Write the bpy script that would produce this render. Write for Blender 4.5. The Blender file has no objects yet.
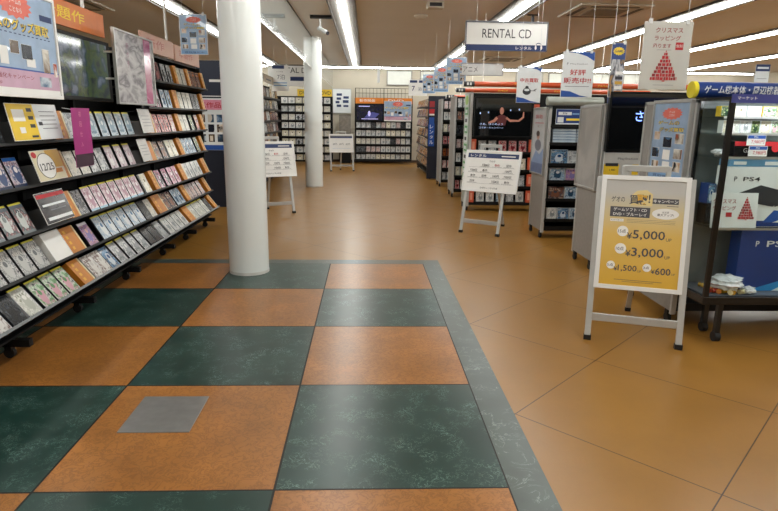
import bpy, bmesh, math, random
from mathutils import Matrix, Vector
random.seed(7)
PI = math.pi
col = bpy.context.scene.collection

# ------------------------------------------------------------------ materials
def hx(s):
    s = s.lstrip('#')
    v = [int(s[i:i+2], 16)/255 for i in (0, 2, 4)]
    return tuple((c/12.92 if c <= .04045 else ((c+.055)/1.055)**2.4) for c in v)
def new_mat(name):
    m = bpy.data.materials.new(name); m.use_nodes = True
    nt = m.node_tree; b = nt.nodes['Principled BSDF']
    return m, nt, b
def N(nt, kind, **kw):
    n = nt.nodes.new(kind)
    for k, v in kw.items(): setattr(n, k, v)
    return n
def ramp(nt, stops, interp='LINEAR'):
    r = N(nt, 'ShaderNodeValToRGB'); cr = r.color_ramp; cr.interpolation = interp
    while len(cr.elements) < len(stops): cr.elements.new(.5)
    for e, (p, c) in zip(cr.elements, stops): e.position = p; e.color = (*c, 1)
    return r
MATS = {}
def M(name, rgb, rough=.5, metal=0., var=.08, scale=9., coat=0., spec=.5):
    if name in MATS: return MATS[name]
    if isinstance(rgb, str): rgb = hx(rgb)
    m, nt, b = new_mat(name)
    tc = N(nt, 'ShaderNodeTexCoord'); no = N(nt, 'ShaderNodeTexNoise')
    no.inputs['Scale'].default_value = scale; no.inputs['Detail'].default_value = 3
    nt.links.new(tc.outputs['Object'], no.inputs['Vector'])
    lo = tuple(c*(1-var) for c in rgb); hi = tuple(min(1, c*(1+var)) for c in rgb)
    r = ramp(nt, [(.3, lo), (.7, hi)])
    nt.links.new(no.outputs['Fac'], r.inputs['Fac']); nt.links.new(r.outputs['Color'], b.inputs['Base Color'])
    b.inputs['Roughness'].default_value = rough; b.inputs['Metallic'].default_value = metal
    b.inputs['Coat Weight'].default_value = coat; b.inputs['Specular IOR Level'].default_value = spec
    MATS[name] = m; return m
def emit(name, rgb, strength):
    if name in MATS: return MATS[name]
    m, nt, b = new_mat(name)
    if isinstance(rgb, str): rgb = hx(rgb)
    b.inputs['Base Color'].default_value = (*rgb, 1)
    b.inputs['Emission Color'].default_value = (*rgb, 1); b.inputs['Emission Strength'].default_value = strength
    m.cycles.emission_sampling = 'NONE' if strength < 5 else 'FRONT_BACK'
    MATS[name] = m; return m
def cover(name, pal, top=None, bottom=None, scale=5., seed=0, rough=.22, topw=.12, botw=.12, plain=False):
    """printed sleeve: soft picture, a figure, a title block and lines of small print in the palette colours"""
    key = 'cover_'+name
    if key in MATS: return MATS[key]
    m, nt, b = new_mat(key); L = nt.links
    rnd = random.Random(seed*13+5)
    tc = N(nt, 'ShaderNodeTexCoord'); mp = N(nt, 'ShaderNodeMapping')
    mp.inputs['Location'].default_value = (seed*1.7, seed*.9, seed*2.3); mp.inputs['Scale'].default_value = (1, 0, 1.35)
    L.new(tc.outputs['Generated'], mp.inputs['Vector'])
    ns = N(nt, 'ShaderNodeTexNoise'); ns.inputs['Scale'].default_value = scale*.8; ns.inputs['Detail'].default_value = 5; ns.inputs['Distortion'].default_value = .5
    L.new(mp.outputs['Vector'], ns.inputs['Vector'])
    cs = [hx(p) if isinstance(p, str) else p for p in pal]; n = len(cs)
    st = [(.36+.30*i/max(1, n-1), c) for i, c in enumerate(cs)]
    rp = ramp(nt, st, 'LINEAR'); L.new(ns.outputs['Fac'], rp.inputs['Fac'])
    out = rp.outputs['Color']
    sx = N(nt, 'ShaderNodeSeparateXYZ'); L.new(tc.outputs['Generated'], sx.inputs[0])
    def mth(op, a, c):
        q = N(nt, 'ShaderNodeMath', operation=op)
        for k, v in ((0, a), (1, c)):
            if isinstance(v, (int, float)): q.inputs[k].default_value = v
            else: L.new(v, q.inputs[k])
        return q.outputs[0]
    def mix(fac, a, c):
        mi = N(nt, 'ShaderNodeMix', data_type='RGBA'); L.new(fac, mi.inputs['Factor']); L.new(a, mi.inputs['A']); mi.inputs['B'].default_value = (*c, 1); return mi.outputs['Result']
    X, Z = sx.outputs['X'], sx.outputs['Z']
    def inside(x0, x1, z0, z1):
        return mth('MULTIPLY', mth('MULTIPLY', mth('GREATER_THAN', X, x0), mth('LESS_THAN', X, x1)), mth('MULTIPLY', mth('GREATER_THAN', Z, z0), mth('LESS_THAN', Z, z1)))
    if not plain:
        cx, cz = rnd.uniform(.4, .65), rnd.uniform(.38, .5)
        dx = mth('DIVIDE', mth('SUBTRACT', X, cx), .24); dz = mth('DIVIDE', mth('SUBTRACT', Z, cz), .30)
        d = mth('ADD', mth('MULTIPLY', dx, dx), mth('MULTIPLY', dz, dz)); d = mth('ADD', d, mth('MULTIPLY', mth('SUBTRACT', ns.outputs['Fac'], .5), 2.2))
        out = mix(mth('LESS_THAN', d, 1.), out, cs[(seed+1) % n])
        dz2 = mth('DIVIDE', mth('SUBTRACT', Z, cz+.16), .10); dx2 = mth('DIVIDE', mth('SUBTRACT', X, cx+.02), .12)
        out = mix(mth('LESS_THAN', mth('ADD', mth('MULTIPLY', dx2, dx2), mth('MULTIPLY', dz2, dz2)), 1.), out, cs[(seed+2) % n])
        zt = rnd.choice((.74, .72, .18)); x0 = rnd.uniform(.08, .2)
        stripes = mth('GREATER_THAN', mth('SINE', mth('MULTIPLY', X, rnd.uniform(34, 52)), 0), -.2)
        out = mix(mth('MULTIPLY', inside(x0, x0+.62, zt, zt+.10), stripes), out, cs[(seed+3) % n] if n > 3 else cs[-1])
        lines = mth('GREATER_THAN', mth('SINE', mth('MULTIPLY', Z, 190), 0), .3)
        out = mix(mth('MULTIPLY', inside(.1, .8, .05 if zt > .5 else .84, .14 if zt > .5 else .92), lines), out, cs[0])
    if top: out = mix(mth('GREATER_THAN', Z, 1-topw), out, hx(top))
    if bottom: out = mix(mth('LESS_THAN', Z, botw), out, hx(bottom))
    L.new(out, b.inputs['Base Color']); b.inputs['Roughness'].default_value = rough
    MATS[key] = m; return m

# ------------------------------------------------------------------ mesh builder
_glyph = {}
def glyph(text, bold):
    k = (text, bold)
    if k in _glyph: return _glyph[k]
    cu = bpy.data.curves.new('t', 'FONT'); cu.body = text; cu.size = 1; cu.offset = bold; cu.resolution_u = 2; cu.fill_mode = 'FRONT'
    o = bpy.data.objects.new('t', cu); col.objects.link(o)
    dg = bpy.context.evaluated_depsgraph_get()
    me = bpy.data.meshes.new_from_object(o.evaluated_get(dg))
    vs = [tuple(v.co) for v in me.vertices]; fs = [tuple(p.vertices) for p in me.polygons]
    bpy.data.objects.remove(o); bpy.data.curves.remove(cu); bpy.data.meshes.remove(me)
    _glyph[k] = (vs, fs); return _glyph[k]

class MB:
    def __init__(s): s.v = []; s.f = []; s.m = []; s.mats = []; s.sm = []
    def mi(s, m):
        if m not in s.mats: s.mats.append(m)
        return s.mats.index(m)
    def add(s, vs, fs, m, mtx=None, smooth=False):
        k = len(s.v)
        for p in vs: s.v.append(tuple(mtx @ Vector(p)) if mtx else tuple(p))
        i = s.mi(m)
        for f in fs: s.f.append(tuple(k+a for a in f)); s.m.append(i); s.sm.append(smooth)
        return s
    def box(s, x0, x1, y0, y1, z0, z1, m, mtx=None):
        v = [(x0,y0,z0),(x1,y0,z0),(x1,y1,z0),(x0,y1,z0),(x0,y0,z1),(x1,y0,z1),(x1,y1,z1),(x0,y1,z1)]
        f = [(0,3,2,1),(4,5,6,7),(0,1,5,4),(1,2,6,5),(2,3,7,6),(3,0,4,7)]
        return s.add(v, f, m, mtx)
    def prism(s, pts, x0, x1, m, mtx=None):      # pts in YZ, extruded along X
        n = len(pts)
        v = [(x0, a, b) for a, b in pts]+[(x1, a, b) for a, b in pts]
        f = [tuple(range(n)), tuple(range(2*n-1, n-1, -1))]+[(i, i+n, (i+1) % n+n, (i+1) % n) for i in range(n)]
        return s.add(v, f, m, mtx)
    def plate(s, pts, y0, y1, m, mtx=None):      # pts in XZ, extruded along Y
        n = len(pts)
        v = [(a, y0, b) for a, b in pts]+[(a, y1, b) for a, b in pts]
        f = [tuple(range(n)), tuple(range(2*n-1, n-1, -1))]+[(i, i+n, (i+1) % n+n, (i+1) % n) for i in range(n)]
        return s.add(v, f, m, mtx)
    def tube(s, p, q, r, m, seg=12, r2=None, cap=True):
        p = Vector(p); q = Vector(q); d = (q-p).normalized()
        a = d.orthogonal().normalized(); b = d.cross(a); r2 = r if r2 is None else r2
        vs = []
        for c, rr in ((p, r), (q, r2)):
            for i in range(seg):
                t = 2*PI*i/seg; vs.append(c+a*rr*math.cos(t)+b*rr*math.sin(t))
        fs = [(i, (i+1) % seg, (i+1) % seg+seg, i+seg) for i in range(seg)]
        s.add(vs, fs, m, smooth=True)
        if cap: s.add(vs, [tuple(range(seg-1, -1, -1)), tuple(range(seg, 2*seg))], m)
        return s
    def bar(s, p, q, w, h, m):                   # rectangular bar, w across X-ish, h the other way
        p = Vector(p); q = Vector(q); d = (q-p).normalized()
        a = Vector((1, 0, 0)); a = (a-d*a.dot(d))
        if a.length < .1: a = Vector((0, 1, 0)); a = a-d*a.dot(d)
        a.normalize(); b = d.cross(a)
        vs = [c+a*sx*w/2+b*sy*h/2 for c in (p, q) for sx, sy in ((-1,-1),(1,-1),(1,1),(-1,1))]
        return s.add(vs, [(0,3,2,1),(4,5,6,7),(0,1,5,4),(1,2,6,5),(2,3,7,6),(3,0,4,7)], m)
    # flat printing on a sheet that faces -Y
    def rect(s, x0, z0, x1, z1, m, lay=1):
        y = -.0009*lay
        return s.add([(x0,y,z0),(x1,y,z0),(x1,y,z1),(x0,y,z1)], [(0,1,2,3)], m)
    def poly(s, pts, m, lay=1):
        y = -.0009*lay
        return s.add([(a, y, b) for a, b in pts], [tuple(range(len(pts)))], m)
    def disc(s, cx, cz, rx, rz, m, lay=1, n=28):
        return s.poly([(cx+rx*math.cos(2*PI*i/n), cz+rz*math.sin(2*PI*i/n)) for i in range(n)], m, lay)
    def star(s, cx, cz, rx, rz, m, lay=1, n=14, k=.8):
        return s.poly([(cx+(1 if i % 2 else k)*rx*math.cos(PI*i/n), cz+(1 if i % 2 else k)*rz*math.sin(PI*i/n)) for i in range(2*n)], m, lay)
    def text(s, t, x, z, h, m, w=None, lay=2, bold=.0, align='c', slant=0.):
        vs, fs = glyph(t, bold)
        if not vs: return s
        xs = [v[0] for v in vs]; ys = [v[1] for v in vs]
        x0, x1, y0, y1 = min(xs), max(xs), min(ys), max(ys)
        ky = h/max(.001, y1-y0); kx = ky if w is None else w/max(.001, x1-x0)
        W = (x1-x0)*kx; ox = x-W/2 if align == 'c' else (x if align == 'l' else x-W)
        y = -.0009*lay
        return s.add([(ox+(v[0]-x0)*kx+slant*(v[1]-y0)*ky, y, z-h/2+(v[1]-y0)*ky) for v in vs], fs, m)
    def build(s, name, parent=None, loc=None, rot=None, mods=None):
        me = bpy.data.meshes.new(name); me.from_pydata(s.v, [], s.f)
        for m in s.mats: me.materials.append(m)
        me.polygons.foreach_set('material_index', s.m); me.polygons.foreach_set('use_smooth', s.sm)
        me.update()
        o = bpy.data.objects.new(name, me); col.objects.link(o)
        if loc is not None: o.location = loc
        if rot is not None: o.rotation_euler = rot
        if parent: o.parent = parent
        if mods:
            b = o.modifiers.new('bevel', 'BEVEL'); b.width = mods; b.segments = 2; b.limit_method = 'ANGLE'
        return o
def empty(name, loc=(0,0,0), rot=(0,0,0)):
    o = bpy.data.objects.new(name, None); col.objects.link(o); o.location = loc; o.rotation_euler = rot
    o.empty_display_size = .05; return o
USED = {}
def tag(o, label, cat, group=None):
    o['label'] = label; o['category'] = cat
    if group: o['group'] = group
    return o
def struct(o): o['kind'] = 'structure'; return o
def copy_tree(o, parent=None):
    c = o.copy(); col.objects.link(c)
    if parent: c.parent = parent
    for ch in [x for x in KIDS.get(o.name, [])]: copy_tree(ch, c)
    return c
KIDS = {}
ORD = ['','first','second','third','fourth','fifth','sixth','seventh','eighth','ninth','tenth','eleventh','twelfth','thirteenth','fourteenth','fifteenth',
       'sixteenth','seventeenth','eighteenth','nineteenth','twentieth','twenty-first','twenty-second','twenty-third','twenty-fourth','twenty-fifth','twenty-sixth','twenty-seventh','twenty-eighth','twenty-ninth','thirtieth','thirty-first','thirty-second','thirty-third']

# ------------------------------------------------------------------ colours
black = M('black_metal', '#0c0d0e', .5, .0, spec=.3)
blackpl = M('black_plastic', '#0b0c0d', .45, spec=.2)
charcoal = M('charcoal_board', '#101214', .7, spec=.3)
silver = M('brushed_silver', '#b9bab8', .35, .75, .04)
alu = M('satin_aluminium', '#b4b5b3', .42, .25, .04)
greyp = M('grey_perforated_panel', '#92908c', .5, .25, .05, 30)
white = M('white_card', '#e9e9e6', .45, 0, .02)
wht2 = M('cool_white_card', '#dfe4e6', .4, 0, .03)
pillar_m = M('white_pillar_paint', '#e3e8e6', .28, 0, .02, 2, coat=.3)
wallm = M('beige_wall', '#bdb5a4', .8, 0, .04, 1.5)
orange = M('orange_card', '#c47a26', .45, 0, .12)
orange2 = M('orange_vinyl', '#c8532a', .35, 0, .05)
yellow = M('yellow_card', '#e6c32e', .5, 0, .06)
yink = M('yellow_ink', '#f0d23c', .5, 0, .02)
red = M('red_ink', '#b8202a', .5, 0, .03)
dred = M('dark_red_ink', '#8f1f26', .5, 0, .03)
ink = M('dark_ink', '#2b2c33', .5, 0, .02)
gink = M('grey_ink', '#6a6c74', .5, 0, .02)
navy = M('navy_ink', '#1d3263', .5, 0, .04)
navyv = M('navy_vinyl', '#1b3a7d', .3, 0, .06)
blue = M('blue_ink', '#1f4fa0', .45, 0, .05)
pblue = M('pale_blue_print', '#92abc9', .3, 0, .16, 6, coat=.4)
lblue = M('light_blue_ink', '#7fa6cf', .4, 0, .06)
pinkp = M('pink_print', '#d98da4', .4, 0, .08)
magenta = M('magenta_card', '#a02477', .4, 0, .05)
burst = M('coral_burst_ink', '#dd6a58', .4, 0, .04)
rubber = M('black_rubber', '#0c0c0d', .7)
gold = M('gold_ink', '#cfa23a', .45, 0, .05)
clear = None
def glass_mat():
    m, nt, b = new_mat('clear_glass')
    out = nt.nodes['Material Output']
    g = N(nt, 'ShaderNodeBsdfGlossy'); g.inputs['Roughness'].default_value = .03
    t = N(nt, 'ShaderNodeBsdfTransparent'); t.inputs['Color'].default_value = (.93, .96, .95, 1)
    f = N(nt, 'ShaderNodeFresnel'); f.inputs['IOR'].default_value = 1.22
    mx = N(nt, 'ShaderNodeMixShader'); ge = N(nt, 'ShaderNodeNewGeometry'); iv = N(nt, 'ShaderNodeMath', operation='SUBTRACT'); iv.inputs[0].default_value = 1; nt.links.new(ge.outputs['Backfacing'], iv.inputs[1])
    mf = N(nt, 'ShaderNodeMath', operation='MULTIPLY'); nt.links.new(f.outputs[0], mf.inputs[0]); nt.links.new(iv.outputs[0], mf.inputs[1]); nt.links.new(mf.outputs[0], mx.inputs[0]); nt.links.new(t.outputs[0], mx.inputs[1]); nt.links.new(g.outputs[0], mx.inputs[2])
    nt.links.new(mx.outputs[0], out.inputs['Surface']); return m
glass = glass_mat()
screen = M('dark_glossy_screen', '#0b0d0f', .06, 0, .3, 3, coat=.6)

# ------------------------------------------------------------------ floor
def floor_mats():
    def stone(name, base, vein, rough, vs, amt, seed, line=False, cv=.2, dark=None, bump=.0):
        m, nt, b = new_mat(name); L = nt.links
        tc = N(nt, 'ShaderNodeTexCoord'); mp = N(nt, 'ShaderNodeMapping'); mp.inputs['Location'].default_value = (seed, seed*2, 0)
        L.new(tc.outputs['Object'], mp.inputs['Vector'])
        n1 = N(nt, 'ShaderNodeTexNoise'); n1.inputs['Scale'].default_value = 3.5; n1.inputs['Detail'].default_value = 6
        n2 = N(nt, 'ShaderNodeTexNoise'); n2.inputs['Scale'].default_value = vs; n2.inputs['Detail'].default_value = 8; n2.inputs['Distortion'].default_value = .9; n2.inputs['Roughness'].default_value = .65
        L.new(mp.outputs['Vector'], n1.inputs['Vector']); L.new(mp.outputs['Vector'], n2.inputs['Vector'])
        r1 = ramp(nt, [(.3, tuple(c*(1-cv) for c in base)), (.7, tuple(c*(1+cv) for c in base))]); L.new(n1.outputs['Fac'], r1.inputs['Fac'])
        out = r1.outputs['Color']
        # veins: narrow band around the noise midline
        a = N(nt, 'ShaderNodeMath', operation='SUBTRACT'); L.new(n2.outputs['Fac'], a.inputs[0]); a.inputs[1].default_value = .5
        ab = N(nt, 'ShaderNodeMath', operation='ABSOLUTE'); L.new(a.outputs[0], ab.inputs[0])
        rv = ramp(nt, [(0, (amt,)*3), (.012 if vein[3] else .05, (0,)*3)]); L.new(ab.outputs[0], rv.inputs['Fac'])
        n3 = N(nt, 'ShaderNodeTexNoise'); n3.inputs['Scale'].default_value = 7; L.new(mp.outputs['Vector'], n3.inputs['Vector'])
        r3 = ramp(nt, [(.45, (0,)*3), (.62, (1,)*3)]); L.new(n3.outputs['Fac'], r3.inputs['Fac'])
        mu = N(nt, 'ShaderNodeMath', operation='MULTIPLY'); L.new(rv.outputs['Color'], mu.inputs[0])
        if vein[3]: L.new(r3.outputs['Color'], mu.inputs[1])
        else: mu.inputs[1].default_value = 1
        mi = N(nt, 'ShaderNodeMix', data_type='RGBA'); L.new(mu.outputs[0], mi.inputs['Factor']); L.new(out, mi.inputs['A']); mi.inputs['B'].default_value = (*vein[:3], 1)
        out = mi.outputs['Result']
        if line:   # joints of the diagonal vinyl squares
            sx = N(nt, 'ShaderNodeSeparateXYZ'); L.new(tc.outputs['Object'], sx.inputs[0])
            px = N(nt, 'ShaderNodeMath', operation='SUBTRACT'); L.new(sx.outputs['X'], px.inputs[0]); px.inputs[1].default_value = .185
            py = N(nt, 'ShaderNodeMath', operation='SUBTRACT'); L.new(sx.outputs['Y'], py.inputs[0]); py.inputs[1].default_value = .640
            masks = []
            for op in ('ADD', 'SUBTRACT'):
                q = N(nt, 'ShaderNodeMath', operation=op); L.new(px.outputs[0], q.inputs[0]); L.new(py.outputs[0], q.inputs[1])
                w = N(nt, 'ShaderNodeMath', operation='PINGPONG'); L.new(q.outputs[0], w.inputs[0]); w.inputs[1].default_value = math.sqrt(2)/2
                lt = N(nt, 'ShaderNodeMath', operation='LESS_THAN'); L.new(w.outputs[0], lt.inputs[0]); lt.inputs[1].default_value = .0042
                masks.append(lt)
            mm = N(nt, 'ShaderNodeMath', operation='MAXIMUM'); L.new(masks[0].outputs[0], mm.inputs[0]); L.new(masks[1].outputs[0], mm.inputs[1])
            mk = N(nt, 'ShaderNodeMath', operation='MULTIPLY'); L.new(mm.outputs[0], mk.inputs[0]); mk.inputs[1].default_value = .95
            mj = N(nt, 'ShaderNodeMix', data_type='RGBA'); L.new(mk.outputs[0], mj.inputs['Factor']); L.new(out, mj.inputs['A']); mj.inputs['B'].default_value = (.03, .012, .006, 1)
            out = mj.outputs['Result']
        L.new(out, b.inputs['Base Color'])
        rr = ramp(nt, [(.3, (rough,)*3), (.7, (rough*1.15,)*3)]); L.new(n1.outputs['Fac'], rr.inputs['Fac']); L.new(rr.outputs['Color'], b.inputs['Roughness'])
        nb = N(nt, 'ShaderNodeTexNoise'); nb.inputs['Scale'].default_value = 2.2; nb.inputs['Detail'].default_value = 2; L.new(tc.outputs['Object'], nb.inputs['Vector'])
        bp = N(nt, 'ShaderNodeBump'); bp.inputs['Strength'].default_value = .025; bp.inputs['Distance'].default_value = .006
        L.new(nb.outputs['Fac'], bp.inputs['Height'])
        if not line: L.new(bp.outputs['Normal'], b.inputs['Normal'])
        return m
    g = stone('green_marble_vinyl', hx('#1e3933'), (*hx('#8fb0a6'), True), .28, 24, .8, 3)
    o = stone('orange_marble_vinyl', hx('#9c6730'), (*hx('#6a401c'), False), .28, 20, .6, 11)
    k = stone('grey_green_border_vinyl', hx('#46504b'), (*hx('#9aa9a0'), True), .28, 8, .6, 21)
    br = stone('tan_vinyl', hx('#8e652b'), (*hx('#825a24'), False), .28, 6, .12, 31, line=True, cv=.07)
    return g, o, k, br
FG, FO, FK, FB = floor_mats()
joint = M('tile_joint', '#17120d', .6)
fl = MB(); z = 0.
def quad(x0, x1, y0, y1, m): fl.add([(x0,y0,0),(x1,y0,0),(x1,y1,0),(x0,y1,0)], [(0,1,2,3)], m)
XL, XR, YF, YB, H = -8., 13., -6., 19., 3.21
ye = 3.957; bw = .18; j = .005
for ix in range(-8, 0):
    for iy in range(-6, 4):
        y1 = ye if iy == 3 else iy+1
        quad(ix+j, ix+1-j, iy+j, y1-j, FO if (ix+iy) % 2 == 0 else FG)
for ix in range(-8, 1): quad(ix-j, ix+j if ix < 0 else ix+.002, YF, ye, joint)
for iy in range(-6, 5):
    yy = ye if iy == 4 else iy
    for ix in range(-8, 0): quad(ix+j, ix+1-j, yy-j, yy+(j if iy < 4 else 0), joint)
quad(.002, bw, YF, ye+bw, FK); quad(XL, .002, ye, ye+bw, FK)
quad(bw, XR, YF, ye+bw, FB); quad(XL, XR, ye+bw, YB, FB)
struct(fl.build('floor'))
hm = MB(); hm.box(-1.845, -1.49, .47, .855, .0005, .005, M('worn_steel', '#8f8f8d', .38, .6, .08, 14))
hatch = tag(hm.build('floor_hatch', mods=.002), 'square grey steel hatch cover set in an orange floor tile', 'hatch')

# ------------------------------------------------------------------ shell
ceil_m = M('ceiling_board', '#e4e2de', .85, 0, .03, .8)
struct(MB().box(XL, XR, YF, YB, H, H+.1, ceil_m).build('ceiling'))
struct(MB().box(XL, XR, YB, YB+.1, 0, H, wallm).build('wall_back'))
struct(MB().box(XL, XR, YF-.1, YF, 0, H, wallm).build('wall_front'))
struct(MB().box(XL-.1, XL, YF, YB, 0, H, wallm).build('wall_left'))
struct(MB().box(XR, XR+.1, YF, YB, 0, H, wallm).build('wall_right'))
struct(MB().box(XL, XR, YB-.015, YB, 0, .09, M('dark_skirting', '#4b3a2c', .5)).build('baseboard_back'))
for i, y in enumerate((3.63, 11.25)):
    b = MB(); n = 48
    b.tube((0,0,.0), (0,0,H), .195, pillar_m, seg=n)
    p = b.build('pillar', loc=(-1.8, y, 0)); struct(p)
    MB().tube((0,0,.001), (0,0,.03), .1975, M('white_skirting_ring', '#cfcfca', .4), seg=n).build('base_ring', p)
# smoke curtain between and beyond the pillars
smoke = M('frosted_grey_glass', '#989d9a', .08, 0, .02, 1, coat=.5)
sp = MB().box(-1.806, -1.794, 3.85, 11.04, 2.57, H, smoke).build('trim_1'); struct(sp)
MB().box(-1.808, -1.792, 3.85, 11.04, 2.555, 2.57, silver).build('bottom_rail', sp)
MB().box(-1.81, -1.79, 3.85, 11.04, H-.02, H-.001, black).build('top_rail', sp)
sp = MB().box(-1.806, -1.794, 11.47, YB, 2.57, H, smoke).build('trim_2'); struct(sp)
MB().box(-1.808, -1.792, 11.47, YB, 2.555, 2.57, silver).build('bottom_rail', sp)
# windows high in the back wall
wf = M('window_frame_grey', '#8e8c86', .5, .3); wp = M('pale_blind', '#cfd2cb', .5, 0, .03)
for i, (a, b_) in enumerate([(.1,.92),(1.25,2.05),(4.6,5.5),(5.75,6.6),(7.2,8.1),(8.4,9.3),(9.7,10.6)]):
    w = MB()
    w.box(a, b_, YB-.03, YB-.005, 2.68, 3.12, wp); o = struct(w.build('window_%d' % (i+1)))
    f = MB()
    f.box(a-.03, a, YB-.05, YB, 2.65, 3.15, wf); f.box(b_, b_+.03, YB-.05, YB, 2.65, 3.15, wf)
    f.box(a, b_, YB-.05, YB, 3.12, 3.15, wf); f.box(a, b_, YB-.05, YB, 2.65, 2.68, wf)
    f.build('window_frame', o)

# ------------------------------------------------------------------ lights
LIGHT = 27.0
lamp = emit('lamp_diffuser', (.985, 1., .965), LIGHT)
trough = M('lamp_trough', '#77746f', .6); trim = M('lamp_trim', '#55534f', .5)
def strip(x0, x1, y0, y1, lab, w=.045):
    o = empty('ceiling_light', ((x0+x1)/2, (y0+y1)/2, H))
    a, b_ = (x1-x0)/2, (y1-y0)/2
    along_y = b_ > a
    ea, eb = (.2, b_) if along_y else (a, .2)
    h = MB(); h.box(-ea, ea, -eb, eb, -.022, -.001, trough)
    h.build('housing', o)
    t = MB()
    if along_y:
        for s in (-1, 1): t.box(s*ea-.012, s*ea+.012, -eb, eb, -.035, -.001, trim)
    else:
        for s in (-1, 1): t.box(-ea, ea, s*eb-.012, s*eb+.012, -.035, -.001, trim)
    t.build('trim_strip', o)
    d = MB(); da, db = (w, b_-.03) if along_y else (a-.03, w)
    L_ = db if along_y else da; n = max(1, round(2*L_/1.2)); st = 2*L_/n; W2 = da if along_y else db; zt, zb = -.023, -.06
    vs = []; fs = []
    for i in range(n+1):
        t = -L_+i*st
        for a_, c_ in ((-W2, zt), (-W2, zb), (W2, zb), (W2, zt)): vs.append((a_, t, c_) if along_y else (t, a_, c_))
    for i in range(n):
        for q in range(3):
            f_ = (4*i+q, 4*i+q+1, 4*i+q+5, 4*i+q+4); fs.append(f_ if along_y else f_[::-1])
    fs.append((0, 3, 2, 1) if along_y else (0, 1, 2, 3)); e = 4*n; fs.append((e, e+1, e+2, e+3) if along_y else (e+3, e+2, e+1, e))
    d.add(vs, fs, lamp); d.build('diffuser', o)
    tag(o, lab, 'light', 'recessed strip lights on the ceiling')
for x, y0, lab in [(-3.66, -5.8, 'long white strip light above the front game rack'), (-1.0, -5.8, 'long white strip light running over the centre aisle'),
               (1.7, -5.8, 'long white strip light passing above the white hanging sign'), (4.5, -5.8, 'slanting white strip light behind the red Christmas notice'),
               (6.95, -5.8, 'second slanting strip light beyond the Christmas notice'), (9.6, 2, 'farthest slanting strip light in the corner over the blue tube')]:
    strip(x, x, y0, 17.9, lab)
strip(-7, 12.6, 18.3, 18.3, 'crosswise white strip light along the back wall', w=.028)

# ------------------------------------------------------------------ game cases
COV = {}
def C(k, adj, pal, top=None, bottom=None, tagc=None, scale=5, edge=None):
    pal = [tuple(c*.9 for c in hx(p)) for p in pal]
    COV[k] = (adj, cover(k, pal, top, bottom, scale, seed=len(COV)+1), tagc, edge)
C('darkred', 'dark red', ['#2a1a22', '#6b2430', '#8f5a60', '#3b2b33'])
C('greyblack', 'grey and black', ['#202226', '#8f959c', '#cfd2d4', '#3a3d42'])
C('pale', 'pale cream', ['#d8d4c6', '#b7b8b0', '#e6e4da', '#77807c'])
C('brown', 'reddish brown', ['#5c2a16', '#8c4a22', '#3a1f17', '#b77a48'])
C('magenta', 'magenta', ['#6d1f42', '#d58aa5', '#3a2636', '#c9bfc9'])
C('bluewhite', 'blue and white', ['#dfe5ea', '#7ba0bf', '#b8c8d4', '#35526e'])
C('dark', 'black', ['#17181c', '#2c3138', '#0e0f11', '#5c6268'])
C('ice', 'icy blue', ['#b4c6d2', '#8fa8b8', '#d6e0e4', '#5c7284'], tagc='y', scale=4)
C('redpink', 'red and pink', ['#7c2430', '#d9a0a0', '#b5323f', '#e8d4cf', '#2c1d22'], scale=7)
C('redwhite', 'red and white', ['#c8a8a0', '#e6ddd8', '#a8333a', '#d9c6be'])
C('green', 'dark green', ['#24402c', '#7d8f5c', '#15241c', '#cfd0a8'])
C('red', 'dull red', ['#7a2a22', '#b86a52', '#2e1c1c', '#d6b8a0'])
C('vita', 'blue-topped', ['#8c6f7c', '#cfc4cc', '#4a5a80', '#e4dede'], top='#1d5fae', bottom='#2a3550')
C('greywhite', 'grey and white', ['#a8acae', '#dddfde', '#6f767c', '#c4c8ca'])
C('whitepink', 'white and pink', ['#e6e1e2', '#c9a8b4', '#d6d2d4', '#9a7f8e'], tagc='y')
C('darkpic', 'dark picture', ['#23242c', '#8a5c48', '#49505c', '#c4a890'])
C('cream', 'cream', ['#e4dfc8', '#c9c1a0', '#efecdf', '#8a8468'])
C('greyred', 'grey-red', ['#8b9393', '#5d6468', '#9c6a6c', '#cfd4d2'], top='#59616a', tagc='y', bottom='#7e8688')
C('darkgirl', 'dark portrait', ['#1f2126', '#57585e', '#8d8a8c', '#2c2e33'])
C('palepink', 'pale pink', ['#d9c3cc', '#b48c9c', '#e9dfe2', '#9c6f80'], bottom='#93b4cc', tagc='y')
C('pink', 'bright pink', ['#c97a98', '#e4c2cf', '#8c3a58', '#f0e2e6'])
C('white', 'white', ['#dfdfdb', '#c4c6c4', '#eeeeea', '#8f9698'])
C('manga', 'black-and-white', ['#c9cac8', '#7a7d80', '#e4e4e0', '#55585c'], tagc='y', scale=8)
C('purple', 'purple', ['#b07898', '#8c7fb8', '#d8a8a0', '#5f4a7c'], top='#d8d4dc', scale=8)
C('skyblue', 'sky blue', ['#cfdbe4', '#8fb0cc', '#e4eaec', '#5f86ac'], tagc='y')
C('mixpink', 'pink-and-grey', ['#b08a90', '#dcd4d2', '#5a4048', '#c9b0a8'])
C('girlwhite', 'white portrait', ['#e2e0dc', '#c8c4c0', '#6a4a44', '#f0eeea'])
C('lines', 'white text-covered', ['#e2e4dc', '#bfc2b8', '#efefe9', '#9ca090'], tagc='y')
C('greenpink', 'green and pink', ['#d9a8b4', '#5c8f5c', '#9fc09a', '#e6e0dc', '#3c4a44'], tagc='y', scale=4)
C('blue', 'deep blue', ['#1f4a7c', '#7fa8cc', '#12304f', '#cfdbe4'])
C('greyyellow', 'grey yellow-topped', ['#a8adb0', '#dfe1e0', '#7c8488', '#c4c8ca'], tagc='y')
C('grey', 'plain grey', ['#9a9ea0', '#b4b8ba', '#868a8e', '#c4c6c6'])
caseedge = M('case_plastic', '#c8ccd0', .3); caseedge_d = M('dark_case_plastic', '#22242a', .3)
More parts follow.
